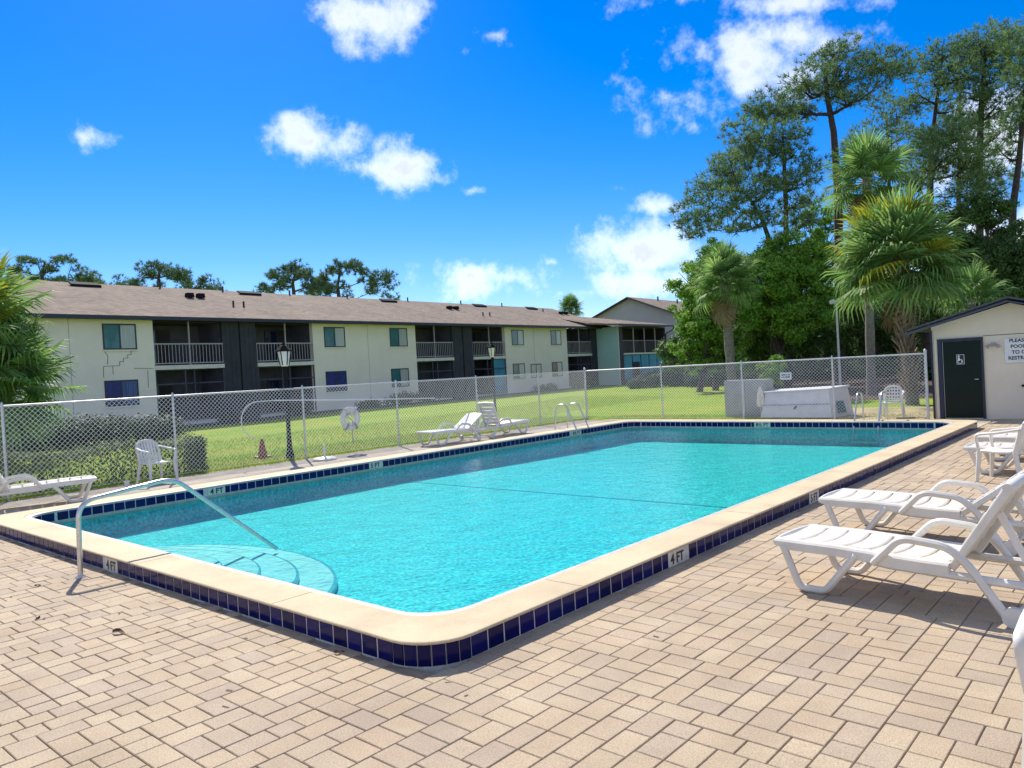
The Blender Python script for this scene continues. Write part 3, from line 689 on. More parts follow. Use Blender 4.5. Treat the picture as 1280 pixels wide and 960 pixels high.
# balconies
for k, (a, c) in enumerate(((20.1, 24.05), (26.2, 30.25), (39.25, 43.2), (45.5, 49.6), (58.75, 62.9))):
    A, C = s_(a), s_(c)
    MB().bx(A, C, -.06, 2.4, 2.90, 3.12).build('balcony_slab', MT['slab'], bld)
    MB().bx(A, C, .30, 2.4, -.2, .05).build('patio_slab', MT['slab'], bld)
    for x in (A, C):
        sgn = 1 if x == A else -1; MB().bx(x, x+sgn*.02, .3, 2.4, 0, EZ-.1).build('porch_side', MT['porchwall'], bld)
    r_ = MB(); r_.bx(A, C, .0, .06, 4.22, 4.29); r_.bx(A, C, .01, .05, 3.20, 3.25)
    n = 20
    for i in range(n+1): x = A+.03+(C-A-.06)*i/n; r_.bx(x-.013, x+.013, .015, .045, 3.25, 4.22)
    r_.build('railing', MT['rail'], bld)
    xm = A+(C-A)*.5; MB().bx(xm-.035, xm+.035, -.005, .065, 3.12, EZ-.05).build('post', MT['rail'], bld)
    # doors, windows behind the screens
    for z0 in (.05, 3.12):
        x = A+(.45 if k % 2 == 0 else 2.2)
        d = MB(); d.bx(x, x+1.75, 2.34, 2.405, z0, z0+2.1); dd = d.build('sliding_door', MT['frame'], bld)
        MB().bx(x+.08, x+.84, 2.325, 2.341, z0+.1, z0+2.0).build('pane', MT['darkglass'], dd)
        MB().bx(x+.92, x+1.67, 2.325, 2.341, z0+.1, z0+2.0).build('pane', MT['porchdark'], dd)
    fr = MB()
    for x in (A+.04, A+(C-A)*.42, A+(C-A)*.55, C-.04): fr.bx(x-.03, x+.03, .02, .07, .05, 2.9)
    fr.bx(A, C, .02, .07, 2.1, 2.16); fr.build('screen_frame', MT['porchwall'], bld)
    if k == 3: MB().bx(A+(C-A)*.57, C-.08, .10, .13, .06, 2.85).build('teal_screen', MT['teal'], bld)  # screen in one even teal
    if k == 0: MB().bx(A+.55, A+1.1, 2.24, 2.27, 1.55, 2.1).build('notice', MT['blind'], bld)
# step crack repaired under the first window
ck = MB()
for P_ in ([(17.6, 3.9), (17.75, 3.65), (17.7, 3.25)], [(19.2, 3.92), (18.9, 3.9), (18.9, 3.72), (18.72, 3.72), (18.72, 3.55), (18.5, 3.55), (18.5, 3.38), (18.3, 3.38), (18.3, 3.18), (17.5, 3.16), (17.48, 2.62)], [(17.95, 3.16), (17.95, 2.75)], [(19.0, 3.02), (20.0, 2.98)], [(19.7, 2.9), (19.68, 2.0)]):
    for p, q in zip(P_, P_[1:]): ck.bar((s_(p[0]), -.004, p[1]), (s_(q[0]), -.004, q[1]), .02, .022, (0, 1, 0))
ck.build('wall_crack', MT['crack'], bld)
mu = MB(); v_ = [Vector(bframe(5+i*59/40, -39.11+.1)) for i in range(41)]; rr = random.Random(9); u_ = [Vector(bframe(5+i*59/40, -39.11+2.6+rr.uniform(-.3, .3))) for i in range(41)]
mu.add([(p.x, p.y, hills(p.x, p.y)+.05) for p in v_]+[(p.x, p.y, hills(p.x, p.y)+.03) for p in u_], [(i, i+41, i+42, i+1) for i in range(40)]); struct(mu.build('wall_shade_strip', mat('shade_brown', (.05, .035, .035), .95, (.03, .022, .024), 6)))  # dark strip paints the building's shadow onto the lawn
# low bushes along the wall come with the vegetation below

# wing that projects towards the lawn
WO = -36.68; WS0, WS1 = 63.98, 73.7
wg = empty('apartment_wing', bframe(WS0, WO), math.pi/2+BA); tag(wg, 'projecting end wing with screened two storey porch beside the gable building', 'building')
wl = WS1-WS0
MB().bx(0, .25, .02, 2.43, -.3, 5.55).build('side_wall', mat('pale_teal_stucco', (.40, .66, .63), .9, (.50, .66, .58), .5, 5), wg)
MB().bx(-.03, .03, -.01, .1, -.3, 5.5).build('corner_trim', MT['slab'], wg)
MB().bx(.03, .80, .0, .25, -.3, 5.55).build('siding_panel', MT['charcoal'], wg)
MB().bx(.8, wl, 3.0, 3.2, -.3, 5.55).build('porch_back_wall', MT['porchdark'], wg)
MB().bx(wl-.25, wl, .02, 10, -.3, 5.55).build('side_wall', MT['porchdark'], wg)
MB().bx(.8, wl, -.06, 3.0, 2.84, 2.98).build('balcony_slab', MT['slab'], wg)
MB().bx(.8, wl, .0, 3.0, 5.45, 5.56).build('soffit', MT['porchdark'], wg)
r_ = MB(); r_.bx(.8, wl-.1, .0, .05, 4.16, 4.23)
for i in range(40): x = .85+(wl-1.0)*i/39; r_.bx(x-.012, x+.012, .01, .035, 2.98, 4.16)
r_.build('railing', mat('rail_dim', (.22, .20, .22), .7), wg)
for x in (2.9, 5.15, 7.45): MB().bx(x-.05, x+.05, -.02, .06, 2.98, 5.46).build('post', MT['rail'], wg)
MB().bx(wl-.12, wl+.02, -.03, .10, 0, 5.5).build('post', MT['charcoal'], wg)
for i in range(5):
    x = .95+i*1.72; MB().bx(x, x+1.55, .06, .10, .3, 2.80).build('screen_panel', MT['teal'], wg)
MB().bx(2.6, 4.0, .03, .055, .3, 2.1).build('screen_door', MT['porchdark'], wg)
wr = MB(); wr.add([(-.9, -.7, 5.62), (wl+.9, -.7, 5.62), (wl+.9, 9, 7.9), (-3.5, 9, 7.9), (-2.8, 2.5, 6.1), (-.9, -.7, 5.5), (wl+.9, -.7, 5.5), (wl+.9, 9, 7.78), (-3.5, 9, 7.78), (-2.8, 2.5, 5.95)], [(0, 1, 2, 3, 4), (9, 8, 7, 6, 5), (0, 5, 6, 1), (4, 9, 5, 0), (1, 6, 7, 2)])
wr.v[2] = (wl+.9, -.2, 5.70); wr.v[7] = (wl+.9, -.2, 5.58)
wr.v = [(-.95, -.75, 5.74), (wl+.95, -.75, 5.78), (wl+.95, 3.6, 5.95), (-3.5, 9, 7.7), (-2.6, 1.9, 5.95), (-.95, -.75, 5.58), (wl+.95, -.75, 5.6), (wl+.95, 3.6, 5.8), (-3.5, 9, 7.5), (-2.6, 1.9, 5.8)]
wr.build('roof', MT['shingle'], wg)
MB().bar((-.95, -.78, 5.64), (wl+.95, -.78, 5.68), .04, .2).build('gutter', MT['fascia'], wg)
MB().tube(arc_path([(wl+.85, -.7, 5.6), (wl+.75, -.6, 5.3), (wl-.02, -.1, 4.9), (wl-.02, -.1, .2)], .2, 4), .06, 8).build('downspout', MT['charcoal'], wg, True)

# gable building behind
ga = at(786.2, 371.2, 88); gb_ = empty('gable_building', (ga.x, ga.y, 0), math.pi/2+BA); tag(gb_, 'pale grey gable ended building with navy rake trim behind the wing', 'building')
gz, gh, gw = ga.z, 7.0, 7.0
gw2 = 6.6; ez = gz-.12-gw2*.40
MB().add([(0, -gw2, -1), (0, gw2, -1), (0, gw2, ez), (0, 0, gz-.2), (0, -gw2, ez), (26, -gw2, -1), (26, gw2, -1), (26, gw2, ez), (26, 0, gz-.2), (26, -gw2, ez)],
         [(0, 4, 3, 2, 1), (5, 6, 7, 8, 9), (0, 5, 9, 4), (1, 2, 7, 6)]).build('wall', mat('grey_stucco', (.52, .49, .47), .9, (.46, .44, .42), .6, 5, .2, 20), gb_)
rf = MB()
for sg in (-1, 1):
    p = [(-.5, 0, gz), (27, 0, gz), (27, sg*(gw2+.7), gz-(gw2+.7)*.40), (-.5, sg*(gw2+.7), gz-(gw2+.7)*.40)]
    rf.add(p+[(x, y, z-.18) for x, y, z in p], [(0, 1, 2, 3), (7, 6, 5, 4), (0, 3, 7, 4), (2, 1, 5, 6), (3, 2, 6, 7)])
gr = rf.build('roof', MT['shingle'], gb_)
for sg in (-1, 1): MB().bar((-.53, 0, gz-.12), (-.53, sg*(gw2+.75), gz-.12-(gw2+.75)*.40), .05, .34, (1, 0, 0)).build('rake_trim', MT['fascia'], gb_)
for x, v in ((6, .1), (10, .2), (18, .1)): MB().tube([(x, -6*v, gz-.40*6*v-.1), (x, -6*v, gz-.40*6*v+.5)], .09, 8).build('vent_pipe', MT['blackmetal'], gr)

# ------------------------------------------------------------------ door hut
HY = 21.90
hut = empty('restroom_hut', (-3.15, HY, 0)); tag(hut, 'small cream restroom hut with gabled navy eave and dark green door', 'shed')
hx0, hx1, hap, hwt = -1.73, 1.73, 2.80, 2.36
hw = MB()
hw.add([(hx0, 0, -.05), (hx1, 0, -.05), (hx1, 0, hwt-.15), (-.12+.12, 0, hap), (hx0, 0, hwt-.02), (hx0, 4.5, -.05), (hx1, 4.5, -.05), (hx1, 4.5, hwt-.15), (0, 4.5, hap), (hx0, 4.5, hwt-.02)],
       [(0, 1, 2, 3, 4), (9, 8, 7, 6, 5), (5, 0, 4, 9), (1, 6, 7, 2)]).build('wall', MT['shedwall'], hut)
MB().bx(hx0-.02, hx0-.002, 0, 4.5, -.02, 2.3).build('side_cladding', MT['doorframe'], hut)
MB().bx(hx0-.021, hx0+.02, -.05, 0.0, 0, 2.25).build('corner_board', MT['doorframe'], hut)
MB().bx(hx0+.06, hx0+.15, -.025, -.002, 0, 2.03).build('corner_trim', MT['shedwall'], hut)
MB().bx(-.58, 1.73, -.006, -.001, 2.035, 2.05).build('panel_joint', MT['crack'], hut)
rf = MB()
for sg in (-1, 1):
    ex = sg*(1.73+.52); p = [(0, -.32, hap+.15), (0, 4.9, hap+.15), (ex, 4.9, hap+.15-abs(ex)*.285), (ex, -.32, hap+.15-abs(ex)*.285)]
    rf.add(p+[(x, y, z-.05) for x, y, z in p], [(0, 1, 2, 3), (7, 6, 5, 4), (0, 3, 7, 4), (2, 1, 5, 6), (3, 2, 6, 7)])
rf.build('roof', MT['shedroof'], hut)
for sg in (-1, 1):
    ex = sg*(1.73+.54); MB().bar((0, -.335, hap+.03), (ex, -.335, hap+.03-abs(ex)*.285), .03, .15, (0, 1, 0)).build('fascia', mat('fascia_blue', (.03, .055, .13), .45, (.04, .06, .12), 5), hut)
    MB().add([(0, -.31, hap+.085), (0, 0, hap+.085), (ex*.99, 0, hap+.085-abs(ex)*.285), (ex*.99, -.31, hap+.085-abs(ex)*.285)], [(0, 1, 2, 3)]).build('soffit', MT['fascia'], hut)
dx0, dx1 = -4.75+3.15, -3.74+3.15
f = MB(); f.bx(dx0, dx0+.10, -.045, .03, 0, 2.02).bx(dx1-.05, dx1, -.045, .03, 0, 2.02).bx(dx0+.10, dx1-.05, -.045, .03, 1.95, 2.02).build('door_frame', MT['doorframe'], hut)
dr = MB(); dr.bx(dx0+.105, dx1-.055, -.03, -.003, .02, 1.945); dr = dr.build('door', MT['door'], hut)
MB().bx(dx0+.115, dx0+.125, -.034, -.0301, .04, 1.94).build('door_edge', MT['rail'], dr)
pl = MB().bx(-1.175, -1.005, -.038, -.0302, 1.365, 1.61).build('restroom_plate', MT['white'], dr)
MB().bx(-1.165, -1.015, -.0405, -.0382, 1.375, 1.60).build('plate_face', MT['black'], pl)
MB().lathe([(.022, 0), (.022, .003)], (0, 0, 0), 12).build('figure_head', MT['white'], pl).matrix_local = Matrix.Translation((-1.125, -.0408, 1.565)) @ Matrix.Rotation(R(90), 4, 'X')
fg = MB(); fg.bx(-1.145, -1.105, -.0435, -.0408, 1.45, 1.535).bx(-1.105, -1.065, -.0435, -.0408, 1.47, 1.49).bx(-1.07, -1.05, -.0435, -.0408, 1.41, 1.48)
fg.tube([(-1.10+.055*math.cos(R(a)), -.042, 1.44+.055*math.sin(R(a))) for a in range(150, 400, 25)], .007, 6); fg.build('figure', MT['white'], pl)
MB().tube([(dx1-.12, -.03, .98), (dx1-.12, -.09, .98), (dx1-.20, -.09, .98)], .012, 8).build('handle', MT['steel'], dr)
MB().tube([(.205, -.002, .79), (.205, -.07, .79)], .03, 10).build('tap', MT['blackmetal'], hut)
sg_ = empty('notice_sign', (-2.90, HY-.018, 1.65)); tag(sg_, 'white notice board about the pool key on the hut wall', 'sign')
MB().bx(-.39, .39, -.012, .012, -.30, .29).build('board', MT['white'], sg_)
lt = link('lettering', text_mesh('PLEASE USE\nPOOL KEY\nTO OPEN\nRESTROOMS', .115, line=1.22, bold=.003), MT['black'], sg_); lt.rotation_euler = (R(90), 0, 0); lt.location = (0, -.014, .02)
wlmp = empty('wall_light', (-3.52, HY, 1.82)); tag(wlmp, 'small twin head floodlight fixed to the hut wall above the sign', 'light')
MB().bx(-.05, .05, -.03, -.002, -.05, .05).build('base', MT['rail'], wlmp)
for s in (-1, 1): MB().tube([(s*.03, -.03, 0), (s*.08, -.08, -.02), (s*.12, -.12, -.06)], [.02, .03, .05], 10).build('lamp_head', MT['rail'], wlmp, True)

# ------------------------------------------------------------------ poolside furniture
def rr_sweep(mb, path, w, h, ref=(0, 1, 0)):    # rounded bar along a path in the xz plane
    mb.tube(path, w/2*1.12, 8, flat=h/w, ref=ref); return mb
def make_lounger(back_deg, m):
    e = empty('sun_lounger'); Wd = .62
    for s in (-1, 1):
        y = s*Wd/2
        g_ = MB(); rr_sweep(g_, curve_pts([(.0, y, .345), (.30, y, .335), (.62, y, .325), (.80, y, .285), (1.24, y, .275), (1.86, y, .265)]), .05, .055); g_.build('side_rail', m, e, True)
        g_ = MB(); rr_sweep(g_, arc_path([(.06, y+s*.02, .33), (.18, y+s*.02, .025), (.38, y+s*.02, .025), (.62, y+s*.02, .33)], .05, 4), .05, .05); g_.build('leg', m, e, True)
        g_ = MB(); rr_sweep(g_, arc_path([(.74, y+s*.03, .29), (.94, y+s*.045, .50), (1.24, y+s*.045, .475), (1.36, y+s*.04, .36), (1.56, y+s*.03, .06)], .075, 5), .05, .05); g_.build('arm_rest', m, e, True)
        g_ = MB(); g_.tube([(1.60, y+s*.005, .065), (1.60, y+s*.055, .065)], .065, 18); g_.build('wheel', m, e, True)
    zs = lambda x: .372-.022*max(0, min(1, (x-.45)/.6))
    for s in (-1, 1):                                  # moulded borders with a deep apron
        g_ = MB(); o0 = 0
        for k in range(11):
            x = -.015+1.245*k/10; y0, y1 = s*(Wd/2-.062), s*(Wd/2+.028); z = zs(x); d = .07 if k else .04
            g_.v += [(x, y0, z-.012), (x, y0, z), (x, y1-s*.014, z+.004), (x, y1, z-.010), (x, y1, z-d), (x, y1-s*.02, z-d)]
            if k:
                a = 6*k
                for q in range(6): f_ = (a-6+q, a-6+(q+1) % 6, a+(q+1) % 6, a+q); g_.f.append(f_ if s > 0 else f_[::-1])
        g_.f += [tuple(range(5, -1, -1)) if s > 0 else tuple(range(6)), tuple(range(60, 66)) if s > 0 else tuple(range(65, 59, -1))]
        g_.build('seat_border', m, e, True)
    n = 7; sw = 1.215/n
    for i in range(n):
        x = -.012+i*sw; w2 = sw-.016; g_ = MB(); vs, fs = [], []
        for q in range(7):
            yy = (q/6-.5)*(Wd-.118); bow = .022*math.cos(yy/(Wd-.118)*math.pi)*(0 if i == 0 and False else 1); dz = -.010*math.cos(yy/(Wd-.118)*math.pi)
            x0_ = x+(bow if i else -.0+bow*.2); x1_ = x+w2+bow
            vs += [(x0_, yy, zs(x)+dz-.004), (x0_+.012, yy, zs(x)+dz), (x1_-.012, yy, zs(x)+dz), (x1_, yy, zs(x)+dz-.005), (x1_, yy, zs(x)+dz-.03), (x0_, yy, zs(x)+dz-.03)]
        for a in range(6):
            for q in range(6): fs.append((a*6+q, (a+1)*6+q, (a+1)*6+(q+1) % 6, a*6+(q+1) % 6))
        fs += [tuple(range(6)), tuple(range(41, 35, -1))]
        g_.add(vs, fs); g_.build('seat_slat', m, e)
    MB().tube([(-.012, -Wd/2+.0, .352), (-.028, -Wd/4, .356), (-.032, 0, .357), (-.028, Wd/4, .356), (-.012, Wd/2, .352)], .022, 8).build('front_edge', m, e, True)
    # backrest
    hx, hz = 1.235, .315; ca, sa = math.cos(R(back_deg)), math.sin(R(back_deg)); Lb = .66
    P_ = lambda u, v: (hx+u*ca-v*sa, 0, hz+u*sa+v*ca)
    for s in (-1, 1):
        y = s*(Wd/2-.03); g_ = MB(); g_.bar((P_(0, 0)[0], y, P_(0, 0)[2]), (P_(Lb, 0)[0], y, P_(Lb, 0)[2]), .045, .05); g_.build('back_side', m, e, bevel=.01)
    for i in range(6):
        u = .025+i*.107; a, b_ = P_(u, .02), P_(u+.094, .028); g_ = MB()
        g_.bar((a[0], 0, a[2]), (b_[0], 0, b_[2]), Wd-.10, .02, (0, 0, 1) if back_deg < 80 else (1, 0, 0)); g_.build('back_slat', m, e, bevel=.006)
    a = P_(Lb+.005, .0); MB().tube([(a[0], -Wd/2+.01, a[2]), (a[0]+.01*ca, 0, a[2]+.02), (a[0], Wd/2-.01, a[2])], .034, 10).build('head_bar', m, e, True)
    for s in (-1, 1):
        q = P_(.48, -.03); MB().bar((q[0], s*.22, q[2]), (1.72, s*.22, .27), .03, .04).build('back_prop', m, e)
    MB().bar((1.72, -Wd/2, .265), (1.72, Wd/2, .265), .04, .04).build('cross_bar', m, e)
    MB().bar((1.60, -Wd/2, .065), (1.60, Wd/2, .065), .025, .025).build('axle', m, e)
    return e
GL = 'white resin sun loungers by the pool'
def place(o, loc, rz, label, cat, group): o.location = loc; o.rotation_euler = (0, 0, R(rz)); tag(o, label, cat, group); return o
place(make_lounger(58, MT['resin']), (-2.43, 6.15, 0), -5, 'white slatted lounger nearest the camera on the pavers, backrest steep', 'sun lounger', GL)
place(make_lounger(38, MT['resin']), (-2.76, 8.02, 0), -2, 'white slatted lounger second from the camera, backrest half reclined', 'sun lounger', GL)
place(make_lounger(30, MT['resin']), (-2.38, 12.72, 0), -3, 'white lounger behind the armchair on the right hand pavers', 'sun lounger', GL)
place(make_lounger(30, MT['resin']), (-2.52, 14.20, 0), -2, 'white lounger farthest along the right hand pavers, nearest the hut', 'sun lounger', GL)
place(make_lounger(64, MT['resin']), (-14.35, 5.12, 0), -104, 'white lounger at the left beside the low hedge and fence', 'sun lounger', GL)
place(make_lounger(33, MT['resin_far']), (-14.75, 13.25, 0), 88, 'white lounger with low reclined back by the lawn fence', 'sun lounger', GL)
place(make_lounger(70, MT['resin_far']), (-14.75, 17.05, 0), -90, 'white lounger with upright back by the lawn fence', 'sun lounger', GL)

def make_armchair(m, grid=False):
    e = empty('resin_armchair'); h = .42
    g_ = MB(); n = 7
    for i in range(n):
        for j in range(n):
            u, v = i/(n-1), j/(n-1); g_.v.append(((u-.5)*.44, (v-.5)*(.46-.05*u), h-.02*math.sin(u*math.pi)-.012*math.cos((v-.5)*math.pi)+(.012 if u < .05 else 0)))
    for i in range(n-1):
        for j in range(n-1): a = i*n+j; g_.f.append((a, a+n, a+n+1, a+1))
    o = g_.build('seat', m, e, True); sm = o.modifiers.new('s', 'SOLIDIFY'); sm.thickness = .022; sm.offset = -1
    # x: front at +, back at -
    for s in (-1, 1):
        MB().tube([(.20, s*.25, .40), (.215, s*.265, .2), (.235, s*.28, 0)], [.032, .028, .022], 8).build('leg', m, e, True)
        MB().tube([(-.20, s*.21, .42), (-.24, s*.24, .2), (-.28, s*.26, 0)], [.034, .028, .022], 8).build('leg', m, e, True)
        MB().tube(arc_path([(.20, s*.255, .40), (.23, s*.285, .63), (-.05, s*.285, .66), (-.27, s*.235, .70)], .06, 5), [.026]*20 if False else .026, 8, flat=.75).build('arm', m, e, True)
        MB().tube([(-.20, s*.21, .40), (-.26, s*.225, .62), (-.31, s*.20, .76)], [.03, .026, .024], 8).build('back_upright', m, e, True)
    MB().tube([(-.31, -.20, .76), (-.335, -.12, .815), (-.34, 0, .83), (-.335, .12, .815), (-.31, .20, .76)], .027, 8).build('top_rail', m, e, True)
    if not grid:
        for k in range(6):
            y = -.15+k*.06; MB().bar((-.205, y, .41), (-.33, y, .80), .042, .012, (1, 0, 0)).build('back_slat', m, e)
    else:
        for k in range(6): y = -.17+k*.068; MB().bar((-.205, y, .41), (-.33, y, .80), .03, .008, (1, 0, 0)).build('back_slat', m, e)
        for k in range(4): t_ = .2+k*.22; MB().bar((-.205-.125*t_, -.2, .41+.39*t_), (-.205-.125*t_, .2, .41+.39*t_), .008, .035).build('back_strap', m, e)
    return e
GC = 'white resin armchairs around the pool'
place(make_armchair(MT['resin_far']), (-15.25, 6.62, 0), 8, 'white slat back armchair before the hedge at the left fence', 'chair', GC)
place(make_armchair(MT['resin']), (-1.86, 11.88, 0), 172, 'white armchair standing between the loungers on the right', 'chair', GC)
place(make_armchair(MT['resin_far'], True), (-6.0, 22.35, 0), -82, 'white lattice back armchair outside the back fence beside the palm', 'chair', GC)
place(make_armchair(MT['resin']), (-.245, 3.78, 0), -90, 'white armchair closest to the camera, cut by the right edge', 'chair', GC)

# life ring, reaching pole, sign on the fences
lr = empty('life_ring', (FX+.09, 11.62, .85)); tag(lr, 'white life ring hanging on the chain link fence', 'life ring')
mb = MB(); nR, nr = 32, 10
for i in range(nR):
    a = 2*math.pi*i/nR
    for j in range(nr): b_ = 2*math.pi*j/nr; r = .225+.075*math.cos(b_); mb.v.append((.05*math.sin(b_), r*math.cos(a), r*math.sin(a)))
for i in range(nR):
    for j in range(nr): mb.f.append((i*nr+j, ((i+1) % nR)*nr+j, ((i+1) % nR)*nr+(j+1) % nr, i*nr+(j+1) % nr))
mb.build('ring', MT['buoy'], lr, True)
for a in (55, 125, 235, 305):
    mb = MB(); mb.tube([(.064*math.sin(t_), (.225+.09*math.cos(t_))*math.cos(R(a)), (.225+.09*math.cos(t_))*math.sin(R(a))) for t_ in np.linspace(0, 6.28, 12)], .022, 6); mb.build('strap', MT['rope'] if a > 200 else MT['galv'], lr, True)
MB().tube([(.03, -.16, .22), (.02, -.05, .02), (.03, .05, -.06), (.03, .02, -.33), (.03, .03, -.62)], .012, 6).build('rope', MT['rope'], lr, True)
mb = MB(); [mb.tube([(.02+.02*math.cos(k), .12*math.cos(t_+k), -.02+.13*math.sin(t_+k*.7)) for t_ in np.linspace(0, 6, 14)], .012, 6) for k in range(3)]; mb.build('coiled_line', MT['buoy'], lr, True)
rp = empty('rescue_pole', (FX+.06, 9.55, 1.44)); tag(rp, 'long white rescue pole with hook hung along the fence', 'pole')
MB().tube([(0, 0, 0), (0, 2.5, -.14), (0, 5.0, -.26)], .016, 8).build('shaft', MT['white'], rp, True)
MB().tube([(0, 0, 0)]+[(0, -.42-.42*math.sin(R(a)), -.42+.42*math.cos(R(a))) for a in range(0, 171, 15)], .012, 8).build('hook', MT['white'], rp, True)
fs_ = empty('fence_sign', (-8.62, FY-.075, 1.24)); tag(fs_, 'small white sign wired to the back fence above the white locker', 'sign')
MB().bx(-.165, .165, -.004, .004, -.105, .105).build('plate', MT['white'], fs_)
tx = MB(); rr = random.Random(5)
for z in (.035, -.03):
    x = -.12
    while x < .11:
        w = rr.uniform(.012, .02); tx.bx(x, x+w, -.007, -.0045, z-.02, z+.02); x += w+rr.choice((.007, .007, .007, .025))
tx.build('lettering', MT['black'], fs_)['kind'] = 'stuff'
cp_ = empty('paper_cup', (-15.2, 6.02, 0)); tag(cp_, 'white cup standing on the deck beside the left armchair', 'cup')
MB().lathe([(.035, 0), (.05, .12), (.046, .12), (.033, .01)], n=16).build('cup', MT['white'], cp_, True)
cn = empty('traffic_cone', (-17.6, 10.30, -.02)); tag(cn, 'small orange traffic cone standing on the lawn', 'cone')
MB().lathe([(.13, .03), (.12, .035), (.035, .46), (.03, .47)], n=18).build('cone', MT['orange'], cn, True); MB().bx(-.17, .17, -.17, .17, 0, .035).build('base', MT['orange'], cn)
ub = empty('umbrella_base', (-15.0, 10.35, 0)); tag(ub, 'white round umbrella base on the deck under the life ring', 'umbrella stand')
MB().lathe([(.27, 0), (.27, .03), (.24, .055), (.06, .075), (.05, .08)], n=28).build('base_disc', MT['resin_far'], ub, True); MB().tube([(0, 0, .06), (0, 0, .36)], .025, 12).build('tube', MT['resin_far'], ub, True)

# white locker and grey box behind the back fence
lk = empty('pump_locker', (-8.55, 22.65, 0)); tag(lk, 'white slant fronted storage locker behind the back fence', 'locker')
MB().add([(-1.12, -.45, 0), (1.02, -.55, 0), (1.30, .50, 0), (-1.05, .45, 0), (-1.02, -.22, .74), (.86, -.30, .80), (1.16, .45, .84), (-.98, .40, .78)], [(3, 2, 1, 0), (4, 5, 6, 7), (0, 1, 5, 4), (1, 2, 6, 5), (2, 3, 7, 6), (3, 0, 4, 7)]).build('body', MT['bluewhite'], lk, bevel=.012)
MB().add([(-1.07, -.27, .735), (.90, -.36, .795), (1.22, .48, .845), (-1.02, .45, .775), (-1.07, -.27, .77), (.90, -.36, .83), (1.22, .48, .88), (-1.02, .45, .81)], [(3, 2, 1, 0), (4, 5, 6, 7), (0, 1, 5, 4), (1, 2, 6, 5), (2, 3, 7, 6), (3, 0, 4, 7)]).build('lid', MT['bluewhite'], lk, bevel=.01)
MB().bar((-1.075, -.365, .37), (.95, -.46, .39), .015, .02).build('panel_seam', MT['greybox'], lk)
MB().bar((-.10, -.43, .25), (-.02, -.41, .33), .035, .05).build('latch', MT['fascia'], lk)
m_ = Matrix.Rotation(math.atan2(1.05, .28)-math.pi/2, 3, 'Z')
MB().add([(1.10, -.27, .12), (1.20, .10, .12), (1.13, .08, .45), (1.04, -.27, .45)], [(0, 1, 2, 3)]).build('side_vent', MT['screen'], lk).location = (.02, -.004, 0)
gx_ = empty('utility_cabinet', (-10.35, 22.75, 0)); tag(gx_, 'grey two door utility cabinet left of the white locker', 'cabinet')
MB().bx(-.66, .72, -.1, .45, 0, 1.14).build('body', MT['greybox'], gx_, bevel=.01)
MB().bx(-.62, -.03, -.125, -.102, .06, 1.10).build('door', MT['greybox'], gx_, bevel=.006); MB().bx(.03, .68, -.125, -.102, .06, 1.10).build('door', MT['greybox'], gx_, bevel=.006)
MB().bx(-.025, .025, -.14, -.102, .02, 1.12).build('stile', MT['galv'], gx_)
um = empty('folded_parasol', (-9.70, 22.35, 0)); tag(um, 'small cream parasol folded against the grey cabinet', 'parasol')
MB().tube([(0, 0, 0), (0, 0, .95)], .018, 8).build('pole', MT['galv'], um, True)
mb = MB(); nn = 16
for r, z in ((.03, .92), (.07, .80), (.10, .62), (.12, .40), (.09, .32)):
    for k in range(nn): a = 2*math.pi*k/nn; q = r*(1 if k % 2 else .62); mb.v.append((q*math.cos(a), q*math.sin(a), z))
for i in range(4):
    for k in range(nn): mb.f.append((i*nn+k, (i+1)*nn+k, (i+1)*nn+(k+1) % nn, i*nn+(k+1) % nn))
mb.build('canopy', MT['buoy'], um)

# lamp posts
def lamp(loc, h, label):
    e = empty('lamp_post', loc); tag(e, label, 'lamp post', 'lantern posts on the lawn')
    MB().lathe([(.10, 0), (.10, .12), (.07, .2), (.055, .5), (.05, .55), (.048, h-.62), (.07, h-.6), (.05, h-.56)], n=12).build('post', MT['blackmetal'], e, True)
    MB().lathe([(.07, h-.56), (.10, h-.52), (.155, h-.20), (.15, h-.19)], n=6).build('lantern_glass', MT['lampglass'], e)
    mb = MB()
    for k in range(6): a = 2*math.pi*k/6; mb.bar((.105*math.cos(a), .105*math.sin(a), h-.53), (.165*math.cos(a), .165*math.sin(a), h-.18), .018, .018)
    mb.build('lantern_frame', MT['blackmetal'], e)
    MB().lathe([(.21, h-.20), (.20, h-.17), (.09, h-.06), (.05, h-.04), (.03, h), (.012, h+.05)], n=6).build('lantern_roof', MT['blackmetal'], e)
lamp((-16.45, 10.36, -.03), 2.82, 'black lantern lamp post left of the life ring')
lamp((-20.0, 21.65, .0), 2.95, 'black lantern lamp post beyond the back to back loungers')
pb = at(1051, 497, 33); pb.z = 0
fp = empty('floodlight_pole', pb); tag(fp, 'thin grey floodlight pole in front of the dark trees', 'light pole')
ptop = (at(1046, 378, 33)).z
MB().tube([(0, 0, 0), (0, 0, ptop)], [.055, .04], 10).build('pole', MT['galv'], fp, True)
for s in (-1, 1): MB().box((s*.16, 0, ptop+.04), (.20, .16, .16), Matrix.Rotation(R(20*s), 3, 'Y')).build('lamp_head', MT['galv'], fp)
MB().bar((-.2, 0, ptop-.03), (.2, 0, ptop-.03), .04, .04).build('cross_arm', MT['galv'], fp)

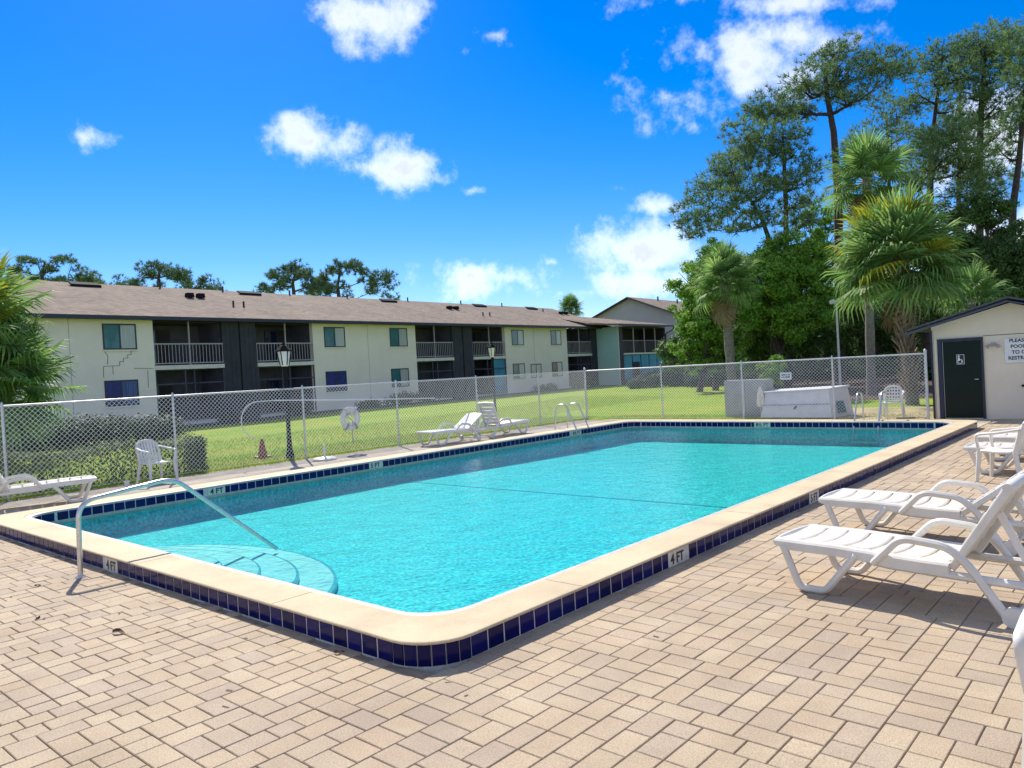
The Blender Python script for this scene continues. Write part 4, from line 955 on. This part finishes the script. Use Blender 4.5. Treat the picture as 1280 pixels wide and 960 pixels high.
# ------------------------------------------------------------------ vegetation
def rot_to(n):       # arrays of unit normals -> tangent frames
    n = n/np.linalg.norm(n, axis=1, keepdims=True); a = np.where(np.abs(n[:, 2:3]) > .9, np.array([[1., 0, 0]]), np.array([[0, 0, 1.]]))
    t = np.cross(a, n); t /= np.linalg.norm(t, axis=1, keepdims=True); return t, np.cross(n, t), n
def leaf_mesh(name, C, Nn, size):
    n = len(C); t, b_, nn = rot_to(Nn); ang = rng.uniform(0, 6.283, n)[:, None]; d = t*np.cos(ang)+b_*np.sin(ang); e = np.cross(nn, d)
    s = (size*rng.uniform(.6, 1.35, n))[:, None]
    V = np.stack([C-d*s*.5, C+e*s*.24-nn*s*.06, C+d*s*.5, C-e*s*.24-nn*s*.06], 1).reshape(-1, 3)
    return np_mesh(name, V, np.arange(4*n).reshape(-1, 4))
def blob_pts(c, r, n, shell=.55):
    d = rng.normal(size=(n, 3)); d /= np.linalg.norm(d, axis=1, keepdims=True)
    rad = shell+(1-shell)*rng.random(n)**.6; rad *= rng.normal(1, .07, n)
    return np.array(c)+d*rad[:, None]*np.array(r), d
def needle_mesh(name, pts, dirs, ln, w, k=14):
    n = len(pts); dirs = dirs/np.linalg.norm(dirs, axis=1, keepdims=True)
    D = np.repeat(dirs, k, 0)*.75+rng.normal(size=(n*k, 3))*.62; D /= np.linalg.norm(D, axis=1, keepdims=True)
    Pp = np.repeat(pts, k, 0); L_ = ln*rng.uniform(.7, 1.2, (n*k, 1)); sd = np.cross(D, rng.normal(size=(n*k, 3))); sd /= np.linalg.norm(sd, axis=1, keepdims=True)
    V = np.stack([Pp-sd*w, Pp+sd*w, Pp+D*L_+sd*w*.25, Pp+D*L_-sd*w*.25], 1).reshape(-1, 3)
    return np_mesh(name, V, np.arange(4*n*k).reshape(-1, 4))
def limb(mb, a, b_, r0, r1, sag=.12, n=6):
    a, b_ = Vector(a), Vector(b_); L_ = (b_-a).length; pts = []
    off = Vector((random.uniform(-1, 1), random.uniform(-1, 1), 0))*L_*.07
    for i in range(n+1):
        t_ = i/n; p = a.lerp(b_, t_); p.z += -sag*L_*math.sin(t_*math.pi)*(1-t_*.3); p += off*math.sin(t_*math.pi); p += Vector((random.uniform(-1, 1), random.uniform(-1, 1), random.uniform(-1, 1)))*L_*.018*(0 < i < n)
        pts.append(p)
    mb.tube(pts, [r0+(r1-r0)*i/n for i in range(n+1)], 6, cap=False); return pts
def pine(name, label, depth, trunk_px, r_px, pads, dens=1.0, mt='needle', base_z=0, group=None, nl=.34, nw=.019, k=12):
    pp = [at(x, y, depth) for x, y in trunk_px]; base = pp[0].copy(); base.z = base_z
    e = empty(name, base); tag(e, label, 'tree', group)
    r0 = r_px*depth/FPX; T = [Vector((0, 0, -.3))]+[p-base for p in pp]
    lm = MB(); lm.tube(T, [r0*(1-.72*i/(len(T)-1)) for i in range(len(T))], 10); P_, D_ = [], []
    sc = depth/FPX; nodes = [(T[i].lerp(T[i+1], q/6), 0) for i in range(len(T)-1) for q in range(6) if T[i].lerp(T[i+1], q/6).z > .42*T[-1].z]
    pads = sorted([(x, y, a*1.36, b*1.34) for x, y, a, b in pads]+[(x+random.uniform(-1, 1)*a*1.1, y+random.uniform(-.6, 1.1)*b*1.3, a*.72, b*.8) for x, y, a, b in pads], key=lambda p: abs(p[0]-trunk_px[-1][0]))
    for (x, y, a, b_) in pads:
        c = at(x, y, depth+random.uniform(-1, 1)*a*sc*1.1)-base; R3 = np.array([a*sc, a*sc*.95, b_*sc])
        best, bd, lev = None, 1e9, 0
        for (p, lv) in nodes:
            hd = math.hypot(c.x-p.x, c.y-p.y); dd = (c-p).length+2.2*max(0, p.z-c.z+hd*.15)+(.5*hd if lv == 0 else .0)+lv*.25*(c-p).length
            if dd < bd: best, bd, lev = p, dd, lv
        th = max(.022, r0*.34*(.62**lev)); pts = limb(lm, best, c-Vector((0, 0, R3[2]*.35)), th, th*.45, random.uniform(.0, .12)); nodes += [(p, lev+1) for p in pts[2:]]
        for _ in range(5):
            q = pts[random.choice((3, 4, 5, 6))]; v = Vector(rng.normal(size=3)); v.normalize(); limb(lm, q, c+Vector((v.x*R3[0]*.8, v.y*R3[1]*.8, abs(v.z)*R3[2]*.6)), th*.38, th*.12, .05, 3)
        n = int(dens*(a*b_)*.165)+6
        p_, d_ = blob_pts(c, R3, n, .25); keep = (p_[:, 2]-c.z) > -.55*R3[2]; P_.append(p_[keep]); d_ = d_[keep]; d_[:, 2] += .55; D_.append(d_)
    lm.build('trunk', MT['bark'], e, True)
    o = link('crown', needle_mesh('crown', np.concatenate(P_), np.concatenate(D_), nl, nw, k), MT[mt], e)
    return e
def oak(name, label, depth, base_px, blobs, size=.16, dens=1.0, mt='leaf', trunk_r=.16, group=None, base_z=0.1):
    b0 = at(base_px[0], base_px[1], depth); b0.z = base_z; e = empty(name, b0); tag(e, label, 'tree' if trunk_r > .06 else 'shrub', group); sc = depth/FPX
    tm = MB(); P_, D_ = [], []; cen = Vector((0, 0, 0))
    cs = [at(x, y, depth+random.uniform(-1, 1)*a*sc*.7)-b0 for (x, y, a, c_) in blobs]
    hmax = max(c.z for c in cs); fork = Vector((random.uniform(-.2, .2), random.uniform(-.2, .2), hmax*.35))
    tm.tube([(0, 0, -.2), fork*.5+Vector((.1, 0, 0)), fork], [trunk_r*1.2, trunk_r, trunk_r*.8], 9)
    for c, (x, y, a, b_) in zip(cs, blobs):
        pts = limb(tm, fork*random.uniform(.6, 1), c, trunk_r*.55, trunk_r*.15, .0)
        R3 = (a*sc, a*sc, b_*sc)
        for _ in range(6):
            v = Vector(rng.normal(size=3)); v.normalize(); limb(tm, pts[random.choice((3, 4, 5))], c+Vector((v.x*R3[0], v.y*R3[1], v.z*R3[2]))*.8, trunk_r*.2, trunk_r*.06, .0, 3)
        # sub clumps give the crown its lumpy light and dark
        ncl = max(9, int(a*b_/30)); q_, dq = blob_pts(c, R3, ncl, .35)
        for j in range(ncl):
            rr_ = min(R3[0], R3[2])*random.uniform(.28, .48); p_, d_ = blob_pts(q_[j], (rr_*1.2, rr_*1.2, rr_*.8), int(dens*rr_*rr_/(size*size)*26)+30, .2)
            d_ = d_*.7+dq[j]*.35+rng.normal(size=d_.shape)*.45; d_[:, 2] += .35; P_.append(p_); D_.append(d_)
    tm.build('trunk', MT['bark'], e, True)
    link('crown', leaf_mesh('crown', np.concatenate(P_), np.concatenate(D_), size), MT[mt], e)
    return e
# fan palms
def frond_mesh(mt, Rl=.95, pet=.85, n=40, droop=.35, seed=0):
    r = np.random.default_rng(seed); mb = MB()
    for i in range(n):
        a = R(-135+270*i/(n-1)); rx = Rl*(1-.28*abs(a)/R(135))*r.uniform(.88, 1.08); w = .029
        d = Vector((math.cos(a), math.sin(a), .12*math.cos(a*1.3)-.05)); s = Vector((-math.sin(a), math.cos(a), r.uniform(-.5, .5))).normalized()
        o = Vector((pet+.12*math.cos(a)*.8, .03*math.sin(a), 0)); dr = droop*r.uniform(.6, 1.5)
        p1 = o+d*rx*.5+Vector((0, 0, -.03)); p2 = o+d*rx*.78+Vector((0, 0, -dr*.28)); p3 = o+d*rx*.95+Vector((0, 0, -dr*.95))
        mb.add([o-s*.008, o+s*.008, p1-s*w, p1+s*w, p2-s*w*.75, p2+s*w*.75, p3], [(0, 1, 3, 2), (2, 3, 5, 4), (4, 5, 6)])
    me = bpy.data.meshes.new('frond'); me.from_pydata(mb.v, [], mb.f); me.materials.append(MT[mt]); me.materials.append(MT['stem'])
    st = MB(); st.tube([(0, 0, -.02), (pet*.5, 0, .02), (pet+.1, 0, 0)], [.022, .016, .010], 5)
    k0 = len(mb.v); mb.add(st.v, st.f); me.clear_geometry(); me.from_pydata(mb.v, [], mb.f)
    me.polygons.foreach_set('material_index', [0]*(3*n)+[1]*len(st.f)); me.update(); return me
FR = {m: [frond_mesh(m, seed=i, droop=d) for i, d in enumerate((.12, .24, .42))] for m in ('palm', 'palmy', 'palmdead')}
def palm(label, base, top, r, scale, nf, boots=False, yellow=.1, lean=None, yellow_side=None, dead=4, low=-62):
    base, top = Vector(base), Vector(top); e = empty('fan_palm', base); tag(e, label, 'palm tree'); T = top-base
    mb = MB(); n = 14; rs = [r*(1.25 if i == 0 else 1)*(1+.06*math.sin(i*2.1)) for i in range(n+1)]
    mid = Vector(lean) if lean else Vector((0, 0, 0))
    path = [T*(i/n)+mid*math.sin(math.pi*i/n) for i in range(n+1)]; mb.tube([path[0]-Vector((0, 0, .3))]+path[1:], rs, 12); mb.build('trunk', MT['palmbark'], e, True)
    if boots:
        H_ = T.z; k = 0; z = H_*.30 if boots is True else boots
        bm_ = MB().add([(-.05, 0, 0), (.05, 0, 0), (.035, .10, .20), (-.035, .10, .20), (-.02, .24, .42), (.02, .24, .42), (-.05, -.03, .02), (.05, -.03, .02), (.03, .07, .22), (-.03, .07, .22), (-.015, .22, .44), (.015, .22, .44)],
                       [(0, 1, 2, 3), (3, 2, 5, 4), (6, 9, 8, 7), (9, 10, 11, 8), (0, 3, 9, 6), (3, 4, 10, 9), (1, 7, 8, 2), (2, 8, 11, 5), (4, 5, 11, 10)])
        bme = bpy.data.meshes.new('leaf_boot'); bme.from_pydata(bm_.v, [], bm_.f); bme.materials.append(MT['boot'])
        while z < H_-.1 and k < 220:
            t_ = z/H_; p = T*t_+mid*math.sin(math.pi*t_); a = k*2.399; o = bpy.data.objects.new('leaf_boot', bme); COL.objects.link(o); o.parent = e
            s = random.uniform(.8, 1.25)*(r/.2)
            o.matrix_local = Matrix.Translation(p+Vector((math.cos(a), math.sin(a), 0))*r*.92) @ Matrix.Rotation(a-math.pi/2, 4, 'Z') @ Matrix.Rotation(random.uniform(-.2, .25), 4, 'X') @ Matrix.Scale(s, 4); z += .030*(r/.2); k += 1
    for i in range(nf):
        t_ = (i+.5)/nf; el = R(low+(86-low)*(t_**.80)); az = i*2.39996+random.uniform(-.25, .25)
        kind = 'palm'
        if yellow_side is not None and math.cos(az-yellow_side) > .35 and -5 < math.degrees(el) < 62 and random.random() < yellow*3: kind = 'palmy'
        elif random.random() < yellow*.1: kind = 'palmy'
        if i < dead: kind = 'palmdead'; el = R(-75)
        me = FR[kind][0 if el > R(45) else (1 if el > R(0) else 2)]
        o = bpy.data.objects.new('frond', me); COL.objects.link(o); o.parent = e
        s = scale*random.uniform(.85, 1.12)
        o.matrix_local = Matrix.Translation(T-Vector((0, 0, .25*scale*(1-t_)))) @ Matrix.Rotation(az, 4, 'Z') @ Matrix.Rotation(-el, 4, 'Y') @ Matrix.Rotation(random.uniform(-.35, .35), 4, 'X') @ Matrix.Scale(s, 4)
    return e
def gpt(px, py, depth, z=0):
    p = at(px, py, depth); p.z = z; return p
LFT = math.atan2(CR.y, CR.x)+math.pi
palm('big fan palm with shaggy boot covered trunk right behind the back fence', gpt(1141, 515, 24.3), at(1124, 325, 24.3), .19, 1.26, 70, boots=.25, yellow=.08, yellow_side=LFT, dead=2, low=-40)
palm('tall fan palm with smooth grey trunk left of the shaggy palm', gpt(1089, 490, 30), at(1083, 222, 30), .17, 1.02, 36, yellow=.02, low=-70, dead=5)
palm('slim fan palm standing before the bushes by the grey cabinet', gpt(916, 480, 33), at(905, 352, 33), .20, .98, 40, yellow=.08, dead=3, low=-55)
palm('fan palm cut by the left edge before the apartment wall', gpt(-50, 520, 21, 0), at(-44, 408, 21), .2, 1.25, 56, yellow=.12, yellow_side=LFT+math.pi, dead=2, low=-75)
palm('low young fan palm under the left palm by the fence', gpt(5, 520, 21.5, 0), at(8, 478, 21.5), .15, 1.15, 40, yellow=.0, dead=0, low=-50)
palm('distant palm crown showing above the apartment roof', gpt(712, 460, 95, 0), at(713, 386, 95), .25, 1.05, 36, yellow=.0, dead=0, low=-30)
palm('small dark fan palm behind the hut roof', gpt(1215, 480, 31), at(1214, 374, 31), .15, .9, 30, yellow=.0, dead=6, low=-60)

GP = 'tall pines behind the pool'
pine('pine_tree', 'tallest spreading pine standing over the palms on the right', 46, [(1050, 470), (1049, 330), (1047, 235), (1042, 165), (1034, 120), (1030, 80)], 7.5,
     [(1005, 95, 22, 12), (1030, 76, 26, 14), (1058, 66, 28, 14), (1088, 78, 24, 13), (1118, 78, 22, 12), (1102, 98, 24, 12), (1130, 92, 14, 9), (1070, 92, 26, 12), (1045, 104, 24, 12), (1012, 118, 26, 13), (985, 132, 26, 14), (955, 128, 22, 12), (940, 142, 14, 10), (1085, 118, 22, 11), (968, 150, 24, 12), (1062, 124, 18, 9), (1000, 145, 20, 10)], .95, group=GP)
pine('pine_tree', 'slender pine on the left of the tall pine group', 44, [(985, 470), (983, 330), (982, 250), (980, 200), (978, 165)], 5,
     [(925, 165, 22, 12), (948, 172, 24, 13), (975, 168, 24, 13), (930, 192, 22, 12), (960, 196, 26, 13), (992, 190, 22, 12), (1010, 205, 20, 10), (940, 215, 22, 11), (920, 208, 14, 9), (1000, 225, 22, 10), (968, 228, 20, 10), (1012, 250, 18, 9), (990, 255, 18, 9)], .95, group=GP)
pine('pine_tree', 'low leaning pine with boughs reaching left over the bushes', 42, [(968, 470), (964, 330), (960, 295), (950, 268), (935, 245)], 5,
     [(912, 200, 16, 10), (900, 222, 22, 11), (925, 232, 22, 11), (880, 240, 22, 11), (905, 250, 24, 11), (862, 262, 18, 10), (858, 280, 14, 9), (885, 268, 22, 10), (930, 262, 22, 11), (955, 240, 20, 10), (945, 278, 20, 10), (878, 285, 16, 8), (910, 280, 18, 8), (985, 285, 18, 10), (1005, 275, 16, 9)], .95, group=GP)
pine('pine_tree', 'thin open pine between the tall pine and the right hand pines', 50, [(1160, 470), (1163, 260), (1164, 185), (1170, 130), (1176, 90)], 5,
     [(1160, 72, 20, 12), (1180, 62, 22, 13), (1202, 72, 20, 12), (1165, 95, 22, 12), (1195, 95, 22, 12), (1155, 118, 18, 10), (1185, 122, 22, 11), (1140, 135, 14, 9), (1150, 190, 18, 10), (1172, 168, 22, 10), (1135, 165, 13, 8), (1125, 215, 14, 8)], .9, group=GP)
pine('pine_tree', 'dark twin stemmed pine behind the big palm crown', 43, [(1158, 470), (1156, 270), (1168, 200), (1180, 165)], 5.5,
     [(1170, 178, 22, 14), (1196, 168, 24, 14), (1182, 190, 26, 13), (1208, 195, 20, 12), (1160, 210, 20, 10), (1225, 215, 24, 14), (1215, 235, 24, 12), (1150, 230, 18, 9), (1195, 215, 20, 10)], 1.2, group=GP)
pine('pine_tree', 'straight tall pine near the right edge of the view', 48, [(1226, 470), (1224, 230), (1226, 140), (1230, 90), (1232, 55)], 6,
     [(1225, 48, 24, 13), (1250, 44, 22, 12), (1215, 68, 24, 12), (1245, 70, 24, 13), (1270, 60, 20, 14), (1205, 90, 20, 11), (1238, 96, 24, 12), (1265, 92, 22, 12), (1212, 118, 20, 11), (1250, 122, 24, 11), (1270, 130, 18, 10), (1230, 145, 18, 9), (1205, 150, 18, 9), (1250, 160, 20, 9)], .95, group=GP)
pine('pine_tree', 'pine leaning in at the right edge of the view', 44, [(1262, 470), (1266, 260), (1274, 200), (1280, 130), (1284, 70)], 6,
     [(1280, 45, 26, 16), (1300, 70, 26, 16), (1285, 95, 24, 12), (1320, 110, 30, 16), (1295, 140, 24, 12), (1278, 165, 14, 8), (1252, 188, 14, 7)], .95, group=GP)
pine('pine_tree', 'thin hazy pine behind the tall palm crown', 56, [(1112, 470), (1112, 280), (1110, 190), (1108, 140)], 4.5,
     [(1100, 130, 20, 12), (1122, 140, 20, 12), (1090, 158, 20, 11), (1115, 165, 24, 12), (1138, 178, 18, 10), (1098, 188, 20, 11), (1125, 200, 22, 11), (1075, 182, 16, 9), (1142, 225, 18, 10), (1070, 215, 16, 9)], .8, group=GP)
pine('pine_tree', 'pine filling the gap behind the straight right hand pine', 56, [(1196, 470), (1198, 260), (1200, 170), (1200, 110)], 4.5,
     [(1196, 100, 22, 12), (1215, 112, 20, 11), (1185, 140, 20, 11), (1222, 150, 22, 11), (1260, 150, 20, 11), (1200, 172, 22, 11), (1240, 185, 22, 11), (1262, 215, 20, 11), (1205, 240, 22, 11), (1245, 240, 22, 11)], .8, group=GP)
# rounder bright pine and broadleaf mass below the pines
GO = 'broadleaf trees behind the lawn'
oak('broadleaf_tree', 'bright green tree with rounded crown left of the tall pines', 40, (975, 470), [(975, 322, 38, 28), (948, 345, 34, 26), (1008, 330, 34, 30), (985, 365, 40, 30), (1025, 362, 28, 30), (958, 388, 34, 28), (1000, 395, 40, 30)], .17, 1.0, 'leaf', group=GO)
oak('broadleaf_tree', 'leafy tree behind the slim palm at the end of the building', 42, (893, 470), [(890, 332, 34, 24), (866, 352, 28, 24), (900, 362, 36, 30), (935, 340, 32, 26), (864, 382, 26, 22), (928, 378, 34, 28), (900, 312, 24, 16), (890, 400, 38, 28)], .17, 1.0, 'leaf', group=GO)
oak('broadleaf_tree', 'sunlit yellow green bush like tree beside the apartment wing', 41, (872, 475), [(868, 418, 26, 18), (890, 404, 26, 18), (855, 440, 22, 16), (885, 438, 28, 20), (912, 428, 22, 20), (870, 455, 30, 12), (905, 455, 24, 12)], .16, 1.1, 'leaf', group=GO)
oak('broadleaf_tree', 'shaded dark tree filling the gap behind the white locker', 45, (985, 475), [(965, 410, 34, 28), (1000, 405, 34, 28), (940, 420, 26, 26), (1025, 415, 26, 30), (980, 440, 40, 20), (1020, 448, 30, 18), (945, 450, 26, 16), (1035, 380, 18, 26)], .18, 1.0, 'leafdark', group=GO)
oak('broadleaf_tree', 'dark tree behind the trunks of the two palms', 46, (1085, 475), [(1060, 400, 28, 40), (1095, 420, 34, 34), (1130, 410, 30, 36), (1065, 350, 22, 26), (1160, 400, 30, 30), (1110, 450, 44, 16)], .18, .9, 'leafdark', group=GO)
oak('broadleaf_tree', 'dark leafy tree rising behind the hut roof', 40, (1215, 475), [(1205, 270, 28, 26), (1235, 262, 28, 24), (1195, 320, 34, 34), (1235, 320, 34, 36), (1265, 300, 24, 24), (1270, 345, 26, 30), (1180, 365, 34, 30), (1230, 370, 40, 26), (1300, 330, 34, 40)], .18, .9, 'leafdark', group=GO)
oak('broadleaf_tree', 'hazy green tree in the gap left of the tall palm', 50, (1030, 475), [(1015, 290, 22, 22), (1030, 320, 24, 24), (1040, 270, 20, 20), (1008, 262, 16, 14)], .17, .8, 'leaf', group=GO)
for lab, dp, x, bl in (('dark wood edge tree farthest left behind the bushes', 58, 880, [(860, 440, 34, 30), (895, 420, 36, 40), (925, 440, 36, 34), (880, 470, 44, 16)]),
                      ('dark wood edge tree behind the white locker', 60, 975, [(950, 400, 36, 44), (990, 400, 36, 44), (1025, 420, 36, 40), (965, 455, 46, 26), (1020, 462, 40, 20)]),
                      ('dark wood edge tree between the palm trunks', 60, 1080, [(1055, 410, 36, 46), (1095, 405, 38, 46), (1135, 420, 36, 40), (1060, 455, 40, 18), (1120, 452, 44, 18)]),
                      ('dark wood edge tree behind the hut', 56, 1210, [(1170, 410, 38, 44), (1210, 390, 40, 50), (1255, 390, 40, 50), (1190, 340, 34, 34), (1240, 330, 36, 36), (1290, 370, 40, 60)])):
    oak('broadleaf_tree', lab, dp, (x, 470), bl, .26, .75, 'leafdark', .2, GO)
oak('shrub', 'light green shrub behind the grey cabinet', 34, (965, 500), [(955, 462, 18, 12), (975, 455, 16, 14), (966, 478, 14, 16)], .13, 1.0, 'leaf', .04)
oak('shrub', 'bright shrub inside the shade right of the locker sign', 44, (1010, 490), [(1010, 425, 12, 14), (1000, 440, 9, 9)], .15, 1.0, 'leaf', .04)
# shrubs along the apartment wall
def dome(lab, p, rx, ry, h, size, n, mt, grp=None, rz=0.0):
    e = empty('shrub', p, rz); tag(e, lab, 'shrub', grp); P_, D_ = [], []
    for _ in range(max(6, int(rx*ry*h*9))):
        a = random.uniform(0, 6.283); q = math.sqrt(random.random())*.8; c = (rx*q*math.cos(a), ry*q*math.sin(a), h*(.55-.35*q)*random.uniform(.8, 1.2)); r = min(rx, ry, h)*random.uniform(.32, .5)
        p_, d_ = blob_pts(c, (r*1.2, r*1.2, r), n, .3); d_[:, 2] += .4; P_.append(p_); D_.append(d_+rng.normal(size=d_.shape)*.4)
    P_ = np.concatenate(P_); P_[:, 2] = np.abs(P_[:, 2]); link('foliage', leaf_mesh('foliage', P_, np.concatenate(D_), size), MT[mt], e)
    st = MB()
    for k in range(7): a = k*.9; limb(st, (0, 0, -.1), (rx*.6*math.cos(a), ry*.6*math.sin(a), h*.6), .03, .01, 0, 3)
    st.build('stems', MT['bark'], e); return e
GS = 'shrubs along the apartment wall'
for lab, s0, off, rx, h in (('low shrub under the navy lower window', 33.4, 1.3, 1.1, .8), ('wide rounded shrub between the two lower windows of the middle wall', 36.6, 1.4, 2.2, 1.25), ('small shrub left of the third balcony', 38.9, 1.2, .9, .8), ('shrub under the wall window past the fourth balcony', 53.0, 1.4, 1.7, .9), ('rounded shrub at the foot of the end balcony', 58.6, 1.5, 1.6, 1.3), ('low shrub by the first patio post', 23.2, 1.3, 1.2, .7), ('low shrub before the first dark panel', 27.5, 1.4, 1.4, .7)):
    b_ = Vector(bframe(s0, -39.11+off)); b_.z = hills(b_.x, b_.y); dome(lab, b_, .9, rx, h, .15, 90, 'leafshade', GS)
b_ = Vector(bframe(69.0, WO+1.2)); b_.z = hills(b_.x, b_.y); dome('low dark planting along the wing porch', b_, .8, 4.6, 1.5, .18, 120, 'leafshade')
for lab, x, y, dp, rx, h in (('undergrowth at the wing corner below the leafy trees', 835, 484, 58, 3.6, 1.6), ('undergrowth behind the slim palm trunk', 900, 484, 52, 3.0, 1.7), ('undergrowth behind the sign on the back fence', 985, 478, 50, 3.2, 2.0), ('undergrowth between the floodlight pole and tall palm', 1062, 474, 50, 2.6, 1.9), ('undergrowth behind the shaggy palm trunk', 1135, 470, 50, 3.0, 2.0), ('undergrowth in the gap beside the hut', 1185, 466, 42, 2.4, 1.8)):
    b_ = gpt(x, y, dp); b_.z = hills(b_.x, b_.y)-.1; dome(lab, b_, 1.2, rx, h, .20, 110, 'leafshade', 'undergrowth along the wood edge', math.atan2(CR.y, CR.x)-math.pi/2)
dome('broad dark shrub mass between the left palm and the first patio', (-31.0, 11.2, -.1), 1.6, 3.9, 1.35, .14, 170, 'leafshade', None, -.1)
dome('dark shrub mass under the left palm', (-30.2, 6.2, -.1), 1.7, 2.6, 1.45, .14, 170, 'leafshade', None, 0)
# pines behind the apartment roof
GF = 'pines behind the apartment roof'
def far_pads(x0, x1, y0, y1, n, r):
    out = []
    for i in range(n):
        t_ = (i+.5)/n*2-1; top = y1-(y1-y0)*math.sqrt(max(0, 1-abs(t_)**2.4))*random.uniform(.82, 1.0); q = random.random()**1.5
        out.append(((x0+x1)/2+t_*(x1-x0)/2+random.uniform(-4, 4), top+(y1-top)*q*.85+r*.3, r*random.uniform(.6, 1.1), r*random.uniform(.4, .62)))
    return out
for lab, cx, dp, x0, x1, y0, y1, n in (('broad pine crown left of the roof end', 55, 88, 4, 120, 314, 350, 26), ('round pine crown above the first roof vent', 200, 92, 160, 238, 320, 352, 18), ('low pine crown right of the round one', 250, 95, 225, 275, 342, 358, 10), ('umbrella pine with the left half of the twin crown', 368, 85, 330, 412, 328, 358, 20), ('umbrella pine with the right half of the twin crown', 424, 86, 385, 496, 325, 366, 26), ('low distant tree line crown beside the first pine', 135, 100, 112, 172, 346, 356, 10)):
    ytop = y0+14
    pine('pine_tree', lab, dp, [(cx, 480), (cx, 375), (cx-2, (y1+ytop)/2+4), (cx+1, ytop)], 4, far_pads(x0, x1, y0, y1+8, int(n*1.1), 9.0), 2.0, 'needlefar', 0, GF, .40, .032, 12)
# clipped hedge outside the left fence
hd = empty('clipped_hedge', (-16.75, 6.0, 0)); tag(hd, 'low clipped hedge outside the fence behind the left armchair', 'hedge')
def hedge_pts(n, x0, x1, y0, y1, z1):
    p = rng.random((n, 3)); d = np.zeros((n, 3)); face = rng.integers(0, 4, n)
    P_ = np.stack([x0+(x1-x0)*p[:, 0], y0+(y1-y0)*p[:, 1], z1*p[:, 2]], 1)
    dep = np.abs(rng.normal(0, .05, n))
    for k in range(n):
        if face[k] <= 1: P_[k, 2] = z1-dep[k]; d[k] = (0, 0, 1)
        elif face[k] == 2: P_[k, 0] = x1-dep[k]; d[k] = (1, 0, .2)
        else: P_[k, 1] = y1-dep[k] if p[k, 0] > .3 else y0+dep[k]; d[k] = (0, 1 if p[k, 0] > .3 else -1, .2)
    P_[:, 2] += .05*np.sin(P_[:, 1]*3.1)+.03*np.sin(P_[:, 1]*9+P_[:, 0]*7); P_[:, 0] += .06*np.sin(P_[:, 1]*4.3+P_[:, 2]*5); P_ += rng.normal(0, .025, P_.shape)
    return P_, d+rng.normal(0, .55, (n, 3))
p_, d_ = hedge_pts(15000, -.72, .55, -2.9, 2.15, .70)
link('foliage', leaf_mesh('foliage', p_, d_, .062), MT['hedge'], hd)
tw = MB()
for i in range(60):
    y = -2.8+4.9*random.random(); x = random.uniform(-.4, .3); limb(tw, (x, y, -.05), (x+random.uniform(-.25, .25), y+random.uniform(-.3, .3), .6), .014, .005, 0, 3)
tw.build('branches', MT['bark'], hd)['kind'] = 'stuff'
# grass blades: near strip of lawn and fringe along the deck edge
def blades(n, xr, yr, h, edge=False):
    x = rng.uniform(*xr, n); y = rng.uniform(*yr, n); z = np.array([hills(a, c) for a, c in zip(x, y)])
    P_ = np.stack([x, y, z-.005], 1); a = rng.uniform(0, 6.283, n); w = .007
    sd = np.stack([np.cos(a), np.sin(a), 0*a], 1)*w; tip = np.stack([rng.normal(0, .4, n), rng.normal(0, .4, n), np.ones(n)], 1)*(h*rng.uniform(.5, 1.3, n))[:, None]
    V = np.stack([P_-sd, P_+sd, P_+tip], 1).reshape(-1, 3); return V
V = np.concatenate([blades(26000, (-19, FX-.1), (3, 23), .06), blades(22000, (-26, -19), (6, 34), .07), blades(5000, (FX-.25, FX+.12), (2, 22), .09), blades(5000, (FX, -4.9), (FY+.05, FY+1.6), .07)])
gm_ = link('grass', np_mesh('grass', V, np.arange(len(V)).reshape(-1, 3)), MT['grassblade']); struct(gm_, 'stuff')
# dry leaves on the pavers
for (x, y, rz, s, lab) in ((-6.05, 2.28, .5, 1.5, 'dry brown leaf lying in the middle of the pavers'), (-8.3, 2.42, 1.9, .9, 'tiny dry leaf on the pavers near the handrail foot'), (-7.1, 2.05, 2.6, 1.0, 'curled dry leaf on the pavers at the left'), (-4.25, 2.95, .2, .9, 'dry leaf at the foot of the blue tile corner')):
    mb = MB(); n = 6
    for i in range(n+1):
        t_ = i/n; w = .016*math.sin(math.pi*min(1, t_*1.05))+.001; mb.v += [(t_*.09-.045, -w, .012*math.sin(t_*5)+.010), (t_*.09-.045, 0, .004+.006*math.sin(t_*5)), (t_*.09-.045, w, .014*math.sin(t_*5+.5)+.010)]
        if i: a = 3*i; mb.f += [(a-3, a, a+1, a-2), (a-2, a+1, a+2, a-1)]
    o = mb.build('dry_leaf', MT['dryleaf']); o.location = (x, y, .001); o.rotation_euler = (0, 0, rz); o.scale = (s, s, s); tag(o, lab, 'leaf')

db = MB(); rd = random.Random(11)
for _ in range(45):
    x, y = rd.uniform(-9.5, .5), rd.uniform(1.4, 17)
    if (x < PX1+.05 and y > PY0-.02): y = rd.uniform(1.6, 3.0)
    if rd.random() < .4: x, y = rd.choice(((rd.uniform(-11, -3.6), PY0-rd.uniform(.01, .06)), (PX1+rd.uniform(.01, .06), rd.uniform(3.3, 18))))
    a, l = rd.uniform(0, 6.28), rd.uniform(.008, .026); w = l*rd.uniform(.15, .5); c, d = math.cos(a), math.sin(a)
    db.add([(x-c*l-d*w, y-d*l+c*w, .003), (x+c*l-d*w, y+d*l+c*w, .004), (x+c*l+d*w, y+d*l-c*w, .006), (x-c*l+d*w, y-d*l-c*w, .003)], [(3, 2, 1, 0)])
o = db.build('debris', MT['dryleaf']); o['kind'] = 'stuff'
